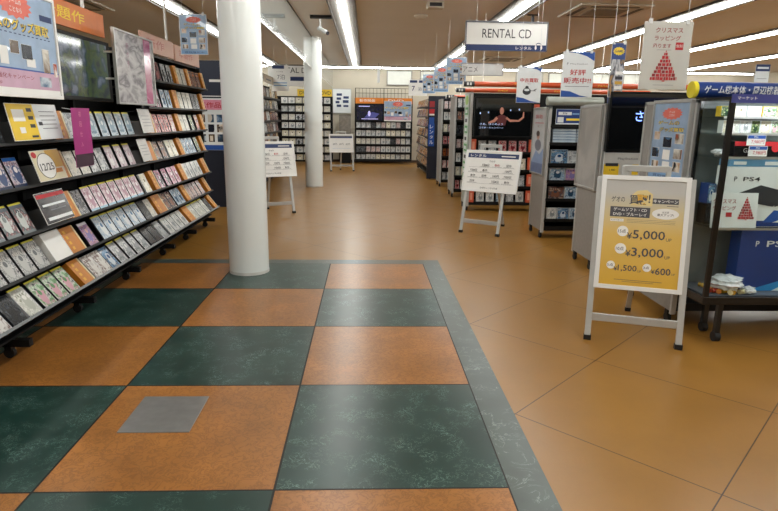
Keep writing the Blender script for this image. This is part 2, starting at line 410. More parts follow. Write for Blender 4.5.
ytag = M('yellow_title_strip', '#d8cf3c', .5)
PROTO = {}
def case_proto(k, w=.152, h=.208, t=.016):
    adj, cm, tg, _ = COV[k]
    b = MB(); e = caseedge if k in ('white', 'cream', 'lines', 'girlwhite', 'grey') else caseedge_d
    b.box(-w/2, w/2, 0, t, 0, h, e)
    b.add([(-w/2+.002, -.0006, .002), (w/2-.006, -.0006, .002), (w/2-.006, -.0006, h-.002), (-w/2+.002, -.0006, h-.002)], [(0,1,2,3)], cm)
    o = b.build('game_case')
    KIDS[o.name] = []
    if tg:
        s = MB(); s.box(-w/2+.004, w/2-.01, 0, .004, h-.004, h+.012, ytag); c = s.build('title_strip', o); KIDS[o.name].append(c)
    return o
def make_case(k, name='game_case', w=.152, h=.208):
    kk = (k, name, w, h)
    if kk not in PROTO:
        o = case_proto(k, w, h); o.name = name; PROTO[kk] = o
        if o.name not in KIDS: KIDS[o.name] = [c for c in bpy.data.objects if c.parent == o]
        return o
    return copy_tree(PROTO[kk])

# ------------------------------------------------------------------ front game rack (faces +x)
RX = -2.85
rack = empty('display_rack', (RX, 1.0, 0), (0, 0, PI/2))       # local x -> world y-1, local y -> -(X-RX)
tag(rack, 'long black wheeled game rack with tilted shelves at the front', 'shelf rack')
R0, R1 = -.55, 5.29
MB().box(R0, R1, .44, .47, .12, 2.16, charcoal).build('back_panel', rack)
MB().box(R0, R1, .0, .44, .136, .15, charcoal).build('shade_deck', rack)  # board added to block light and darken the floor under the rack
LIPS = [('bottom', -2.74, .27, 38), ('second', -2.82, .50, 30), ('third', -2.83, .76, 24), ('fourth', -2.86, 1.06, 20), ('fifth', -2.85, 1.345, 15), ('sixth', -2.84, 1.61, 12), ('top', -2.82, 1.885, 12)]
def lipframe(i):
    nm, X, z_, th = LIPS[i]; return (RX-X, z_, math.radians(th))
for i in range(7):
    yl, zl, th = lipframe(i)
    c, s = math.cos(th), math.sin(th)
    P = lambda u, v: (yl+u*c+v*s, zl-u*s+v*c)   # u backwards along tray, v up along case
    b = MB()
    x0 = R0 if i < 5 else 3.05
    b.prism([P(-.008,-.014), P(-.008,.006), P(0,.006), P(0,-.001), P(.06,-.001), P(.06,.15), P(.066,.15), P(.066,-.008), P(0,-.014)], x0, R1, black)
    b.prism([P(.06,.145), P(.066,.15), (.44, P(.06,.15)[1]+.0), (.44, P(.06,.15)[1]-.012)], x0, R1, charcoal)
    b.prism([P(.03,-.022), P(.066,-.012), (.44, zl-.07), (.44, zl-.085)], x0, R1, black)
    b.build('shelf', rack)
    b = MB(); b.prism([P(-.010,-.014), P(-.010,.005), P(-.008,.005), P(-.008,-.014)], x0, R1, M('dark_price_rail', '#141516', .6, 0) if i else M('grey_price_rail', '#7d8284', .35, .3)); b.build('price_rail', rack)
for k in range(7):
    xx = R0+.06+k*.95
    if xx > R1: xx = R1-.03
    MB().box(xx-.02, xx+.02, .40, .44, .12, 2.16, black).build('upright', rack)
for y in (1.42, 2.33, 3.29, 4.32, 5.18, 6.1):
    f = MB(); f.box(y-1-.022, y-1+.022, -.09, .5, .08, .128, black); leg = f.build('foot', rack)
    w = MB(); w.tube((y-1-.015, .05, .035), (y-1+.015, .05, .035), .034, rubber, 14); w.box(y-1-.022, y-1+.022, .03, .07, .055, .095, black)
    w.build('caster', leg)
MB().box(R1-.015, R1+.0, .05, .47, .3, 2.16, black).build('side_panel', rack)
MB().box(3.0, R1, .1, .46, 2.15, 2.18, black).build('top_board', rack)

D = 'D'
ROWS = {
 6: [('darkred',4.12,4.56),('greyblack',4.58,4.94),(D,4.99,5.09),('pale',5.13,5.46),(D,5.48,5.56),('brown',5.6,6.1),(D,6.14,6.24)],
 5: [('magenta',4.15,4.53),('bluewhite',4.55,4.92),(D,4.96,5.12),('pale',5.2,5.7),('dark',5.72,6.08),(D,6.13,6.24)],
 4: [('dark',1.3,1.62),(D,2.29,2.41),('greywhite',2.45,2.78),('ice',2.8,3.74),(D,4.12,4.28),('redpink',4.33,4.84),('redwhite',4.85,5.03),(D,5.07,5.2),('pale',5.25,5.58),('green',5.6,5.84),('red',5.85,6.08),(D,6.13,6.24)],
 3: [('vita',.98,1.84),(D,2.27,2.39),('pale',2.43,2.77),('greywhite',2.78,3.12),('whitepink',3.13,3.76),(D,4.06,4.28),('darkpic',4.33,4.72),('cream',4.74,5.1),(D,5.14,5.28),('bluewhite',5.34,5.84),('green',5.86,6.07),(D,6.12,6.24)],
 2: [('greyred',.95,1.82),(D,2.28,2.41),('darkgirl',2.44,2.61),('palepink',2.62,3.8),('cream',3.84,4.05),(D,4.1,4.22),('magenta',4.27,4.68),('pink',4.7,5.03),(D,5.07,5.22),('white',5.28,5.98),(D,6.08,6.24)],
 1: [('manga',.9,1.92),(D,2.2,2.42),('purple',2.46,2.75),('skyblue',2.77,3.76),('dark',3.78,3.94),('pale',3.95,4.1),(D,4.13,4.38),('darkpic',4.43,4.76),('bluewhite',4.78,5.1),(D,5.13,5.28),('mixpink',5.33,6.0),(D,6.1,6.24)],
 0: [('girlwhite',.92,1.26),('dark',1.27,1.43),('lines',1.44,1.61),('greenpink',1.63,2.13),(D,2.17,2.34),('girlwhite',2.4,2.7),('blue',2.71,2.86),('greyyellow',2.88,3.62),('dark',3.64,3.95),('grey',3.97,4.2),('white',4.22,4.92),(D,4.96,5.16),('lines',5.22,5.88),('dark',5.9,6.06),(D,6.1,6.24)],
}
def on_lip(o, i, y, back=.018, yaw=0):
    yl, zl, th = lipframe(i)
    lx = y; ly = yl+back*math.cos(th); lz = zl-back*math.sin(th)+.002
    o.location = (RX-ly, lx, lz); o.rotation_euler = (-th, 0, PI/2)
divink = M('divider_yellow_lettering', '#e3b03a', .5)
def divider(w, h=.225):
    b = MB(); b.box(-w/2, w/2, -.02, .03, 0, h, orange)
    b.box(w/2-.02, w/2-.001, -.022, -.02, .004, h-.004, M('divider_cream_edge', '#d9c9a0', .5))
    for k in range(3): b.text('アイウエオカキ'[k], -w*.12, h*(.25+.24*k), min(.032, w*.4), divink, lay=23.5)
    return b
for i, row in ROWS.items():
    seq = []
    for k, a, b_ in row:
        if k == D: seq.append((k, (a+b_)/2, b_-a))
        else:
            n = max(1, int((b_-a+.03)/.165)); pt = (b_-a)/n
            for q in range(n): seq.append((k, a+pt*(q+.5), 0))
    tot = sum(1 for s in seq if s[0] != D); c = tot; dn = sum(1 for s in seq if s[0] == D); dc = dn
    sh = LIPS[i][0]
    for k, y, w in seq:
        if k == D:
            b = MB(); w = max(w, .1); b.box(-w/2, w/2, -.02, .028, 0, .215, orange)
            b.box(w/2-.022, w/2-.001, -.0225, -.02, .004, .211, M('divider_cream_edge', '#d9c9a0', .5))
            for q in range(4):
                b.rect(-w*.30, .03+q*.045, -w*.30+.03, .055+q*.045, divink, lay=24)
            o = b.build('shelf_divider'); on_lip(o, i, y, .022)
            tag(o, 'orange index divider, %s from the pillar end, %s shelf of the front rack' % (ORD[dc], sh), 'divider', 'orange dividers on the front rack'); dc -= 1
        else:
            o = make_case(k); on_lip(o, i, y, .018+random.uniform(0, .006))
            tag(o, '%s game case, %s from the pillar end, %s shelf of the front rack' % (COV[k][0], ORD[c], sh), 'game case', 'game cases on the %s shelf of the front rack' % sh); c -= 1

def FX(x, y, z, lean=0, yaw=0): return dict(loc=(x, y, z), rot=(-math.radians(lean), 0, PI/2+math.radians(yaw)))
# ---- things standing on / fixed to the front rack
pic1 = cover('photo_a', ['#5c4a3a', '#c9a888', '#e0d6c8', '#2c2a30'], scale=3, seed=31)
pic2 = cover('photo_b', ['#1c2230', '#4a6a8c', '#c8d2dc', '#7c3a3a'], scale=3, seed=35)
pic3 = cover('photo_c', ['#d6d2c8', '#7c6a5a', '#a8442c', '#f0ece4'], scale=3, seed=39)
def burst_art(b, w, h, land=None):
    """trade-in campaign poster: burst, yellow heading, pictures of goods, pink footer"""
    b.rect(.006, .006, w-.006, h-.006, pblue, 1)
    land = w > h if land is None else land
    if land:
        b.star(w*.50, h*.85, w*.21, h*.13, burst, 2); b.text('ゲームの', w*.5, h*.885, h*.05, white, lay=3, bold=.008); b.text('ことなら', w*.5, h*.81, h*.05, white, lay=3, bold=.008)
        b.rect(w*.8, h*.77, w*.97, h*.83, navy, 2)
        b.text('ゲームのグッズ買取', w*.47, h*.665, h*.11, yink, w=w*.86, lay=4, bold=.012); b.text('ゲームのグッズ買取', w*.475, h*.66, h*.12, navy, w=w*.88, lay=3, bold=.06)
        for q in range(16): b.rect(w*(.06+.055*q), h*.575, w*(.09+.055*q), h*.585, navy, 2)
        P = [(.16,.42,.1,.14,pic1),(.30,.36,.09,.16,white),(.43,.45,.1,.12,pic1),(.58,.42,.13,.14,pic2),(.62,.32,.11,.08,white),(.83,.36,.09,.24,pic3),(.95,.28,.05,.14,pic3),(.04,.44,.06,.12,pic2)]
        b.rect(.006, h*.06, w-.006, h*.235, M('mauve_strip_print', '#c4a0b6', .4), 2); b.text('買取強化キャンペーン', w*.36, h*.17, h*.05, dred, w=w*.55, lay=3); b.text('実施中', w*.2, h*.1, h*.035, dred, lay=3)
        b.rect(w*.71, h*.09, w*.87, h*.19, pic2, 3); b.rect(.006, .006, w-.006, h*.06, white, 2)
        b.rect(.006, h*.235, w-.006, h*.25, blue, 2)
    else:
        b.star(w*.52, h*.86, w*.30, h*.08, burst, 2); b.text('ゲームの', w*.52, h*.88, h*.032, white, lay=3, bold=.008); b.text('ことなら', w*.52, h*.84, h*.032, white, lay=3, bold=.008)
        b.text('ゲームの', w*.45, h*.745, h*.06, navy, w=w*.62, lay=3, bold=.06); b.text('ゲームの', w*.45, h*.745, h*.05, yink, w=w*.6, lay=4, bold=.012)
        b.text('グッズ買取', w*.55, h*.66, h*.06, navy, w=w*.72, lay=3, bold=.06); b.text('グッズ買取', w*.55, h*.66, h*.05, yink, w=w*.7, lay=4, bold=.012)
        P = [(.16,.58,.16,.1,pic1),(.48,.5,.24,.13,pic2),(.8,.55,.22,.12,pic3),(.16,.36,.2,.12,pic2),(.48,.34,.2,.12,white),(.8,.36,.22,.12,pic3),(.18,.2,.2,.1,pic1),(.5,.2,.2,.1,white),(.8,.2,.2,.12,pic1)]
        b.rect(.006, .006, w-.006, h*.1, lblue, 2); b.text('買取強化中', w*.5, h*.06, h*.04, navy, w=w*.7, lay=3)
    for cx, cz, pw, ph, m in P:
        b.rect(w*(cx-pw/2)-.002, h*(cz-ph/2)-.002, w*(cx+pw/2)+.002, h*(cz+ph/2)+.002, white, 2); b.rect(w*(cx-pw/2), h*(cz-ph/2), w*(cx+pw/2), h*(cz+ph/2), m, 3)
def panel(name, w, h, art, base=white, frame=None, t=.012, loc=(0,0,0), rot=(0,0,0), fw=.018, fmat=None):
    o = empty(name, loc, rot)
    b = MB(); b.box(0, w, .0, t, 0, h, base); art(b, w, h); b.build('printed_sheet', o)
    if frame:
        f = MB(); m = fmat or silver
        for x0, x1, z0, z1 in ((-fw, .004, -fw, h+fw), (w-.004, w+fw, -fw, h+fw), (.004, w-.004, -fw, .004), (.004, w-.004, h-.004, h+fw)): f.box(x0, x1, -.010, t+.006, z0, z1, m)
        f.build('frame', o, mods=.002)
    return o
o = panel('poster', .86, .60, burst_art, frame=True, fmat=white, **FX(-2.70, 1.165, 1.645))
tag(o, 'large pale blue framed trade-in poster with coral burst above the front rack', 'poster')
for xx in (.2, .7): MB().tube((xx, .02, .3), (xx, .25, .3), .01, silver).build('bracket', o)
# television
def tv(x0, x1, z0, z1, t=.05, art=None):
    pass
o = empty('television', (-2.88, 2.15, 1.64), (0, 0, PI/2)); W_ = 1.17; H_ = .50
MB().box(0, W_, .0, .06, 0, H_, blackpl).build('casing', o, mods=.004)
def dim_screen():
    m, nt, b = new_mat('dim_picture_screen'); tc = N(nt, 'ShaderNodeTexCoord'); no = N(nt, 'ShaderNodeTexNoise'); no.inputs['Scale'].default_value = 7; no.inputs['Detail'].default_value = 2
    nt.links.new(tc.outputs['Object'], no.inputs['Vector'])
    rp = ramp(nt, [(.35, hx('#101a24')), (.45, hx('#3c4a24')), (.55, hx('#20343c')), (.65, hx('#5c6470'))]); nt.links.new(no.outputs['Fac'], rp.inputs['Fac'])
    b.inputs['Base Color'].default_value = (.01, .01, .012, 1); nt.links.new(rp.outputs['Color'], b.inputs['Emission Color']); b.inputs['Emission Strength'].default_value = .9; b.inputs['Roughness'].default_value = .08; m.cycles.emission_sampling = 'NONE'
    return m
MB().box(.03, W_-.07, -.002, 0, .03, H_-.03, dim_screen()).build('screen', o)
tag(o, 'dark television with glossy reflecting screen under the orange header board', 'television')
def hdr_art(txt, tm, bg):
    def f(b, w, h):
        b.rect(.004, .004, w-.004, h-.004, bg, 1); b.text(txt, w*.42, h*.52, h*.5, tm, w=w*.55, lay=2, bold=.008)
    return f
hor = M('orange_header_print', '#cf7436', .4, 0, .12, 5); hpk = M('faded_peach_print', '#c99a86', .4, 0, .08, 5)
pkink = M('faded_pink_ink', '#b86a64', .5)
for y0, w, bg, tm, tx, lab, z0 in [(2.1, 1.2, hor, yink, '話題作', 'orange header board with yellow letters above the front television', 2.18),
                           (4.15, 1.03, hpk, pkink, '新作', 'faded peach header board above the middle of the front rack', 2.18), (5.24, 1.03, hpk, pkink, '準新作', 'faded peach header board at the pillar end of the front rack', 2.17)]:
    o = panel('header_board', w, .185, hdr_art(tx, tm, bg), base=bg, t=.02, **FX(-2.9, y0, z0)); tag(o, lab, 'sign', 'header boards on top of the front rack')
def pink_art(b, w, h):
    b.rect(.004, .004, w-.004, h-.004, cover('sketch', ['#8d8b8d', '#b9b7b8', '#a29fa2', '#5f5a60', '#b0aeb0'], scale=4.5, seed=44, rough=.35, plain=True), 1)
    b.rect(w*.74, .004, w*.93, h-.004, cover('sketchpink', ['#b86a90', '#c48aa4', '#a04070', '#c99ab0'], scale=3, seed=45, rough=.15, plain=True), 2)
    for q in range(3): b.text('新作予約'[q], w*.3, h*(.82-.13*q), h*.09, M('faded_mauve_ink', '#8f5a72', .5), lay=2)
o = panel('poster', .90, .60, pink_art, frame=True, fmat=silver, fw=.012, **FX(-2.745, 3.10, 1.635))
tag(o, 'framed grey poster with a pink stripe, between the television and the pillar', 'poster')
for xx, zz in ((.06, .42), (.06, .2), (.6, .4)): MB().tube((xx, .018, zz), (xx, .12, zz), .008, white).build('bracket', o)
def ysheet(b, w, h):
    b.rect(.003, .003, w*.5, h-.003, yellow, 1); b.rect(w*.5, .003, w-.003, h-.003, wht2, 1)
    b.rect(w*.08, h*.52, w*.3, h*.84, white, 2); b.rect(w*.15, h*.2, w*.25, h*.36, white, 2)
    for q in range(3): b.rect(w*.36, h*(.78-.22*q), w*.46, h*(.88-.22*q), ink, 2)
    b.rect(w*.34, h*.07, w*.47, h*.13, ink, 2)
    for q in range(5): b.rect(w*.6, h*(.78-.12*q), w*.93, h*(.80-.12*q), gink, 2)
    b.rect(w*.54, h*.4, w*.62, h*.5, ink, 2)
o = panel('notice_card', .60, .235, ysheet, t=.004, **FX(-2.80, 1.60, 1.362, 10)); tag(o, 'yellow and white notice card on the fifth shelf of the front rack', 'card')
def c1225(b, w, h):
    b.rect(.003, .003, w-.003, h-.003, M('cream_print', '#d8cfae', .4), 1); b.rect(w*.5, h*.4, w-.003, h-.003, gold, 2)
    b.disc(w*.40, h*.48, w*.30, h*.42, ink, 3); b.disc(w*.40, h*.48, w*.285, h*.40, white, 4); b.text('12/25', w*.40, h*.45, h*.24, ink, w=w*.46, lay=5, bold=.012)
    b.disc(w*.1, h*.86, w*.08, h*.1, red, 3); b.rect(w*.62, h*.22, w*.9, h*.36, orange, 3)
o = panel('notice_card', .37, .215, c1225, t=.004, **FX(-2.82, 1.87, 1.078, 16)); tag(o, 'cream card with 12/25 in an oval on the front rack', 'card')
def darkcard(b, w, h):
    b.rect(.003, .003, w-.003, h-.003, cover('darkcard', ['#2c2c30', '#4a4648', '#3a3438'], scale=3, seed=51, plain=True), 1)
    b.rect(.006, h*.82, w-.006, h*.94, red, 2); b.rect(w*.1, h*.55, w*.9, h*.62, wht2, 2); b.rect(w*.3, h*.4, w*.85, h*.43, gink, 2); b.rect(w*.1, h*.1, w*.97, h*.2, wht2, 2)
o = panel('notice_card', .38, .225, darkcard, t=.004, **FX(-2.80, 1.86, .785, 20)); tag(o, 'dark notice card with red top band on the third shelf of the front rack', 'card')
wb = MB(); wb.box(0, .24, 0, .05, 0, .235, white); wb.box(.238, .242, -.003, .05, 0, .235, wht2)
o = wb.build('blank_box', **FX(-2.81, 1.93, .51, 28)); tag(o, 'plain white cardboard box on the second shelf of the front rack', 'box')
def plain_grey(b, w, h):
    b.rect(.003, .003, w-.003, h-.003, M('grey_sheet', '#b8b4b0', .3), 1)
    for q in range(4): b.rect(w*.15, h*(.7-.14*q), w*.85, h*(.72-.14*q), gink, 2)
o = panel('notice_card', .31, .235, plain_grey, t=.004, **FX(-2.81, 3.79, 1.36, 12)); tag(o, 'light grey notice card on the fifth shelf beside an orange divider', 'card')
o = panel('notice_card', .25, .225, plain_grey, t=.004, **FX(-2.83, 3.79, 1.08, 16)); tag(o, 'light grey notice card on the fourth shelf beside an orange divider', 'card')
def banner_art(b, w, h):
    b.rect(.002, .002, w-.002, h*.22, M('dark_plum_print', '#3c2236', .4), 1)
    for q, ch in enumerate('初回仕入'): b.text(ch, w*.42, h*(.9-.17*q), h*.085, pinkp, lay=2)
o = panel('banner', .28, .42, banner_art, base=magenta, t=.003, **FX(-2.70, 2.14, 1.155)); tag(o, 'narrow magenta banner hanging over the front rack shelves', 'banner')
MB().tube((.14, .004, .40), (.14, .13, .42), .004, silver).build('clip', o)
# ceiling pipes standing on the rack headers
for y, lab, zz in [(5.15, 'thin white pipe between the peach headers and the ceiling', 2.18), (3.06, 'thin white pipe above the front television header', 2.36)]:
    o = empty('support_pipe', (-2.96, y, zz)); MB().tube((0,0,0), (0,0,H-zz), .014, white).build('tube', o); MB().tube((0,0,H-zz-.015), (0,0,H-zz-.001), .035, white).build('ceiling_flange', o)
    tag(o, lab, 'pipe')

# ------------------------------------------------------------------ hanging notices
def hang(o, xs, ztop, back=.006):
    for x in xs:
        MB().tube((x, back, ztop), (x, back, H-o.location.z), .0019, wht2, 6).build('hanging_wire', o)
        MB().box(x-.012, x+.012, -.006, .012, ztop-.015, ztop+.018, wht2).build('clip', o)
def hp(name, x, y, z, w, h, art, lab, cat='poster', base=white, t=.006, yaw=0, group=None, frame=False):
    o = panel(name, w, h, art, base=base, t=t, loc=(x, y, z), rot=(0, 0, math.radians(yaw)), frame=frame); hang(o, (w*.12, w*.88), h); tag(o, lab, cat, group); return o
hp('poster', -2.61, 4.5, 2.17, .29, .41, burst_art, 'small blue trade-in poster hanging beside the white pillar', group='hanging blue trade-in posters')
hp('poster', .78, 8.6, 2.135, .36, .46, burst_art, 'nearest of the blue trade-in posters hanging over the centre aisle', group='hanging blue trade-in posters')
hp('poster', .74, 10.2, 2.07, .31, .50, burst_art, 'middle blue trade-in poster of the three hanging over the centre aisle', group='hanging blue trade-in posters')
hp('poster', .70, 12.2, 2.12, .31, .44, burst_art, 'farthest of the three blue trade-in posters hanging over the centre aisle', group='hanging blue trade-in posters')
def price_art(b, w, h):
    b.rect(w*.05, h*.80, w*.45, h*.95, navy, 1); b.rect(w*.55, h*.80, w*.98, h*.95, navy, 1)
    b.text('7', w*.25, h*.45, h*.3, navy, lay=2, bold=.008); b.text('泊', w*.6, h*.42, h*.22, navy, lay=2)
hp('hanging_sign', .62, 15.8, 2.2, .55, .46, price_art, 'white price notice with two navy bars hanging before the back wall', 'sign')
def dvd_art(b, w, h):
    b.text('RENTAL DVD', w*.5, h*.78, h*.26, ink, w=w*.84, lay=2); b.rect(w*.42, h*.26, w*.97, h*.46, navy, 1)
def rent_art(b, w, h):
    b.rect(0, 0, w, h*.215, navy, 1); b.text('RENTAL CD', w*.5, h*.60, h*.31, ink, w=w*.61, lay=2)
    b.text('レンタル', w*.72, h*.11, h*.11, white, w=w*.2, lay=2, bold=.01)
    # headphone emblem
    cx, cz, r = w*.905, h*.14, h*.13; n = 14
    arc = [(cx+r*math.cos(PI*i/n), cz+.01+r*math.sin(PI*i/n)) for i in range(n+1)]+[(cx+r*.82*math.cos(PI*i/n), cz+.01+r*.82*math.sin(PI*i/n)) for i in range(n, -1, -1)]
    for i in range(n): b.poly([arc[i], arc[i+1], arc[2*n-i], arc[2*n+1-i]], navy if i in range(3, 11) else white, 3)
    for s in (-1, 1): b.disc(cx+s*r*.8, cz-.005, r*.28, r*.55, white, 4)
o = hp('hanging_sign', .70, 6.0, 2.43, 1.075, .365, rent_art, 'white hanging sign reading RENTAL CD with a navy lower band', 'sign', t=.04)
fr = MB(); fr.box(-.012, 1.087, -.012, .05, .352, .372, gink); fr.box(-.012, .0, -.012, .05, 0, .37, gink); fr.box(1.075, 1.087, -.012, .05, 0, .37, gink); fr.build('frame', o)
def anime_art(b, w, h): b.text('アニメ', w*.2, h*.5, h*.5, ink, w=w*.36, lay=2)
o = hp('hanging_sign', 1.02, 8.3, 2.28, .70, .185, anime_art, 'narrow grey-white hanging sign reading アニメ', 'sign', t=.03, base=M('grey_white_card', '#c9cac8', .4)); 
fr = MB(); fr.box(-.008, .708, -.008, .038, .185, .196, gink); fr.box(.70, .708, -.008, .038, 0, .185, gink); fr.box(-.008, .7, -.008, .038, -.008, 0, gink); fr.build('frame', o)
hp('hanging_sign', -3.15, 13.6, 2.31, 1.35, .50, dvd_art, 'white hanging sign reading RENTAL DVD, partly behind the far pillar', 'sign', t=.03)
def seven_art(b, w, h):
    b.rect(w*.04, h*.86, w*.75, h*.99, navy, 1); b.text('7泊', w*.55, h*.55, h*.2, gink, lay=2); b.text('レンタル', w*.5, h*.75, h*.06, gink, lay=2)
    for q in range(2): b.rect(w*.1, h*(.3-.1*q), w*.9, h*(.34-.1*q), lblue, 2)
hp('hanging_sign', -2.90, 12.6, 2.14, .40, .60, seven_art, 'white price notice with 7泊 hanging between the pillars', 'sign')
sky = M('sky_print', '#d9e4ea', .4)
def chuko_art(b, w, h):
    b.rect(.003, .003, w-.003, h-.003, wht2, 1)
    b.poly([(.003, h-.003), (w-.003, h-.003), (w-.003, h*.86), (w*.8, h*.93), (w*.55, h*.97)], blue, 2); b.poly([(.003, h*.0+.003), (w-.003, .003), (w*.6, h*.05), (w*.3, h*.13), (.003, h*.16)], blue, 2)
    b.text('中古買取', w*.5, h*.63, h*.12, red, w=w*.76, lay=3, bold=.014); b.text('受付中', w*.5, h*.53, h*.03, dred, lay=3)
    b.disc(w*.42, h*.32, w*.17, h*.10, ink, 3); b.disc(w*.42, h*.36, w*.11, h*.035, wht2, 4); b.disc(w*.42, h*.43, w*.07, h*.045, ink, 4); b.rect(w*.56, h*.33, w*.8, h*.345, ink, 3); b.poly([(w*.7, h*.36), (w*.82, h*.40), (w*.83, h*.385), (w*.72, h*.34)], ink, 3)
hp('poster', 1.29, 5.5, 1.75, .31, .44, chuko_art, 'white hanging poster reading 中古買取 with blue corners and a black pot emblem')
def kou_art(b, w, h):
    b.rect(.003, .003, w-.003, h-.003, wht2, 1)
    b.poly([(.003, h-.003), (w-.003, h-.003), (w-.003, h*.80), (w*.75, h*.9), (w*.45, h*.965)], blue, 2); b.poly([(.003, .003), (w*.9, .003), (w*.6, h*.045), (w*.3, h*.13), (.003, h*.15)], blue, 2)
    b.text('P', w*.16, h*.735, h*.05, gink, lay=3, bold=.008); b.text('PlayStation', w*.52, h*.73, h*.035, gink, w=w*.55, lay=3)
    b.text('好評', w*.5, h*.55, h*.13, red, w=w*.5, lay=3, bold=.014); b.text('販売中!!', w*.5, h*.37, h*.13, red, w=w*.86, lay=3, bold=.014); b.rect(w*.12, h*.235, w*.88, h*.245, gink, 3)
hp('poster', 1.295, 3.75, 1.76, .315, .43, kou_art, 'white hanging poster reading 好評販売中 with blue corners')
def roll_art(b, w, h):
    b.rect(.002, .002, w-.002, h-.002, cover('rollpic', ['#8c8f94', '#c9cbd0', '#4c5260', '#b08a5a'], scale=3, seed=61, plain=True), 1)
    b.rect(.002, h*.70, w-.002, h-.002, navyv, 2); b.star(w*.5, h*.85, w*.42, h*.08, yink, 3); b.text('GAME', w*.5, h*.85, h*.05, navy, w=w*.6, lay=4, bold=.008)
    for q in range(5): b.rect(w*.4, h*(.06+.09*q), w*.92, h*(.12+.09*q), (orange, white, gold, ink, white)[q], 3)
hp('poster', 1.71, 3.6, 1.76, .145, .50, roll_art, 'narrow hanging strip poster with yellow burst on navy', yaw=6)
def xmas_art(b, w, h):
    g = M('warm_grey_paper', '#c4c4be', .4, 0, .02); b.rect(.002, .002, w-.002, h-.002, g, 1)
    b.text('クリスマス', w*.52, h*.875, h*.075, dred, w=w*.56, lay=2, bold=.014); b.text('ラッピング', w*.5, h*.76, h*.075, dred, w=w*.54, lay=2, bold=.014)
    b.text('承ります', w*.40, h*.645, h*.065, dred, w=w*.38, lay=2, bold=.012); b.rect(w*.68, h*.59, w*.84, h*.70, red, 2); b.text('無料', w*.76, h*.645, h*.05, white, lay=3)
    b.rect(w*.3, h*.585, w*.6, h*.59, gink, 2)
    xmas_tree(b, w*.5, h*.14, w*.58, h*.42); b.rect(w*.3, h*.065, w*.72, h*.07, gink, 2)
def xmas_tree(b, cx, z0, tw, th):
    rnd = random.Random(3); n = 8
    for r in range(n):
        half = tw/2*(1-r/n)*.95+.002; zz = z0+th*r/n; x = -half
        while x < half-.001:
            ww = min(rnd.uniform(.06, .16)*tw, half-x); b.rect(cx+x, zz, cx+x+ww*.82, zz+th/n*rnd.uniform(.72, .95), red if rnd.random() < .75 else dred, 3); x += ww
    b.poly([(cx-.006, z0+th), (cx+.006, z0+th), (cx, z0+th*1.06)], red, 3); b.rect(cx-tw*.05, z0-th*.05, cx+tw*.05, z0-.002, red, 3)
hp('poster', 1.415, 2.3, 1.77, .365, .48, xmas_art, 'grey hanging notice about Christmas wrapping with a red tree', t=.004)

# ------------------------------------------------------------------ A-frame boards
def easel(loc, yaw, sw, sh, lean, z0, legw, art, lab, base=white, rear=.04, depth=.80, sx=0., fw=.022):
    o = empty('easel_sign', loc, (0, 0, math.radians(yaw)))
    th = math.radians(lean); top = z0+sh+.10
    P = lambda x, z_, off=0.: (x, z_*math.tan(th)+off, z_)
    for s in (-1, 1):
        b = MB(); b.bar(P(s*legw/2, .02), P(s*legw/2, top-.1), .042, .022, alu); l = b.build('leg', o, mods=.003)
        MB().box(s*legw/2-.025, s*legw/2+.025, -.016, .026, 0, .035, rubber).build('rubber_foot', l)
    b = MB(); b.bar((rear, depth, .02), P(rear, top-.12, .03), .038, .02, alu); l = b.build('rear_leg', o)
    MB().box(rear-.022, rear+.022, depth-.02, depth+.02, 0, .03, rubber).build('rubber_foot', l)
    b = MB(); b.bar(P(-legw/2+.02, .165), P(legw/2-.02, .165), .05, .02, alu)
    zz = .165; yy = zz*math.tan(th); b = MB(); b.box(-legw/2+.02, legw/2-.02, yy-.008, yy+.012, zz-.028, zz+.028, alu); b.build('stretcher', o, mods=.004)
    zh = top-.06; yh = zh*math.tan(th)
    b = MB(); b.box(-.15, .15, yh, yh+.02, zh-.0, zh+.045, alu); b.box(-.16, -.125, yh, yh+.02, zh-.10, zh+.04, alu); b.box(.125, .16, yh, yh+.02, zh-.10, zh+.04, alu); b.build('handle', o, mods=.006)
    p = empty('sign_board', (sx-sw/2, z0*math.tan(th)-.024, z0), (-th, 0, 0)); p.parent = o
    b = MB(); b.box(0, sw, 0, .012, 0, sh, base); art(b, sw, sh); b.build('printed_sheet', p)
    f = MB()
    for x0, x1, zz0, zz1 in ((-fw, .003, -fw, sh+fw), (sw-.003, sw+fw, -fw, sh+fw), (.003, sw-.003, -fw, .003), (.003, sw-.003, sh-.003, sh+fw)): f.box(x0, x1, -.009, .018, zz0, zz1, M('white_frame', '#e4e5e4', .3, .1, .01))
    f.build('frame', p, mods=.002)
    tag(o, lab, 'sign stand'); return o
def gradient_print():
    m, nt, b = new_mat('grey_to_gold_print'); tc = N(nt, 'ShaderNodeTexCoord'); sx = N(nt, 'ShaderNodeSeparateXYZ'); nt.links.new(tc.outputs['Object'], sx.inputs[0])
    r = ramp(nt, [(0., hx('#d0a536')), (.36, hx('#d8b45c')), (.53, hx('#cdbf96')), (.66, hx('#b9b8b4')), (1, hx('#a9aaaa'))])
    nt.links.new(sx.outputs['Z'], r.inputs['Fac']); nt.links.new(r.outputs['Color'], b.inputs['Base Color']); b.inputs['Roughness'].default_value = .35; return m
gp = gradient_print()
dk = M('slate_ink', '#4a4a50', .5)
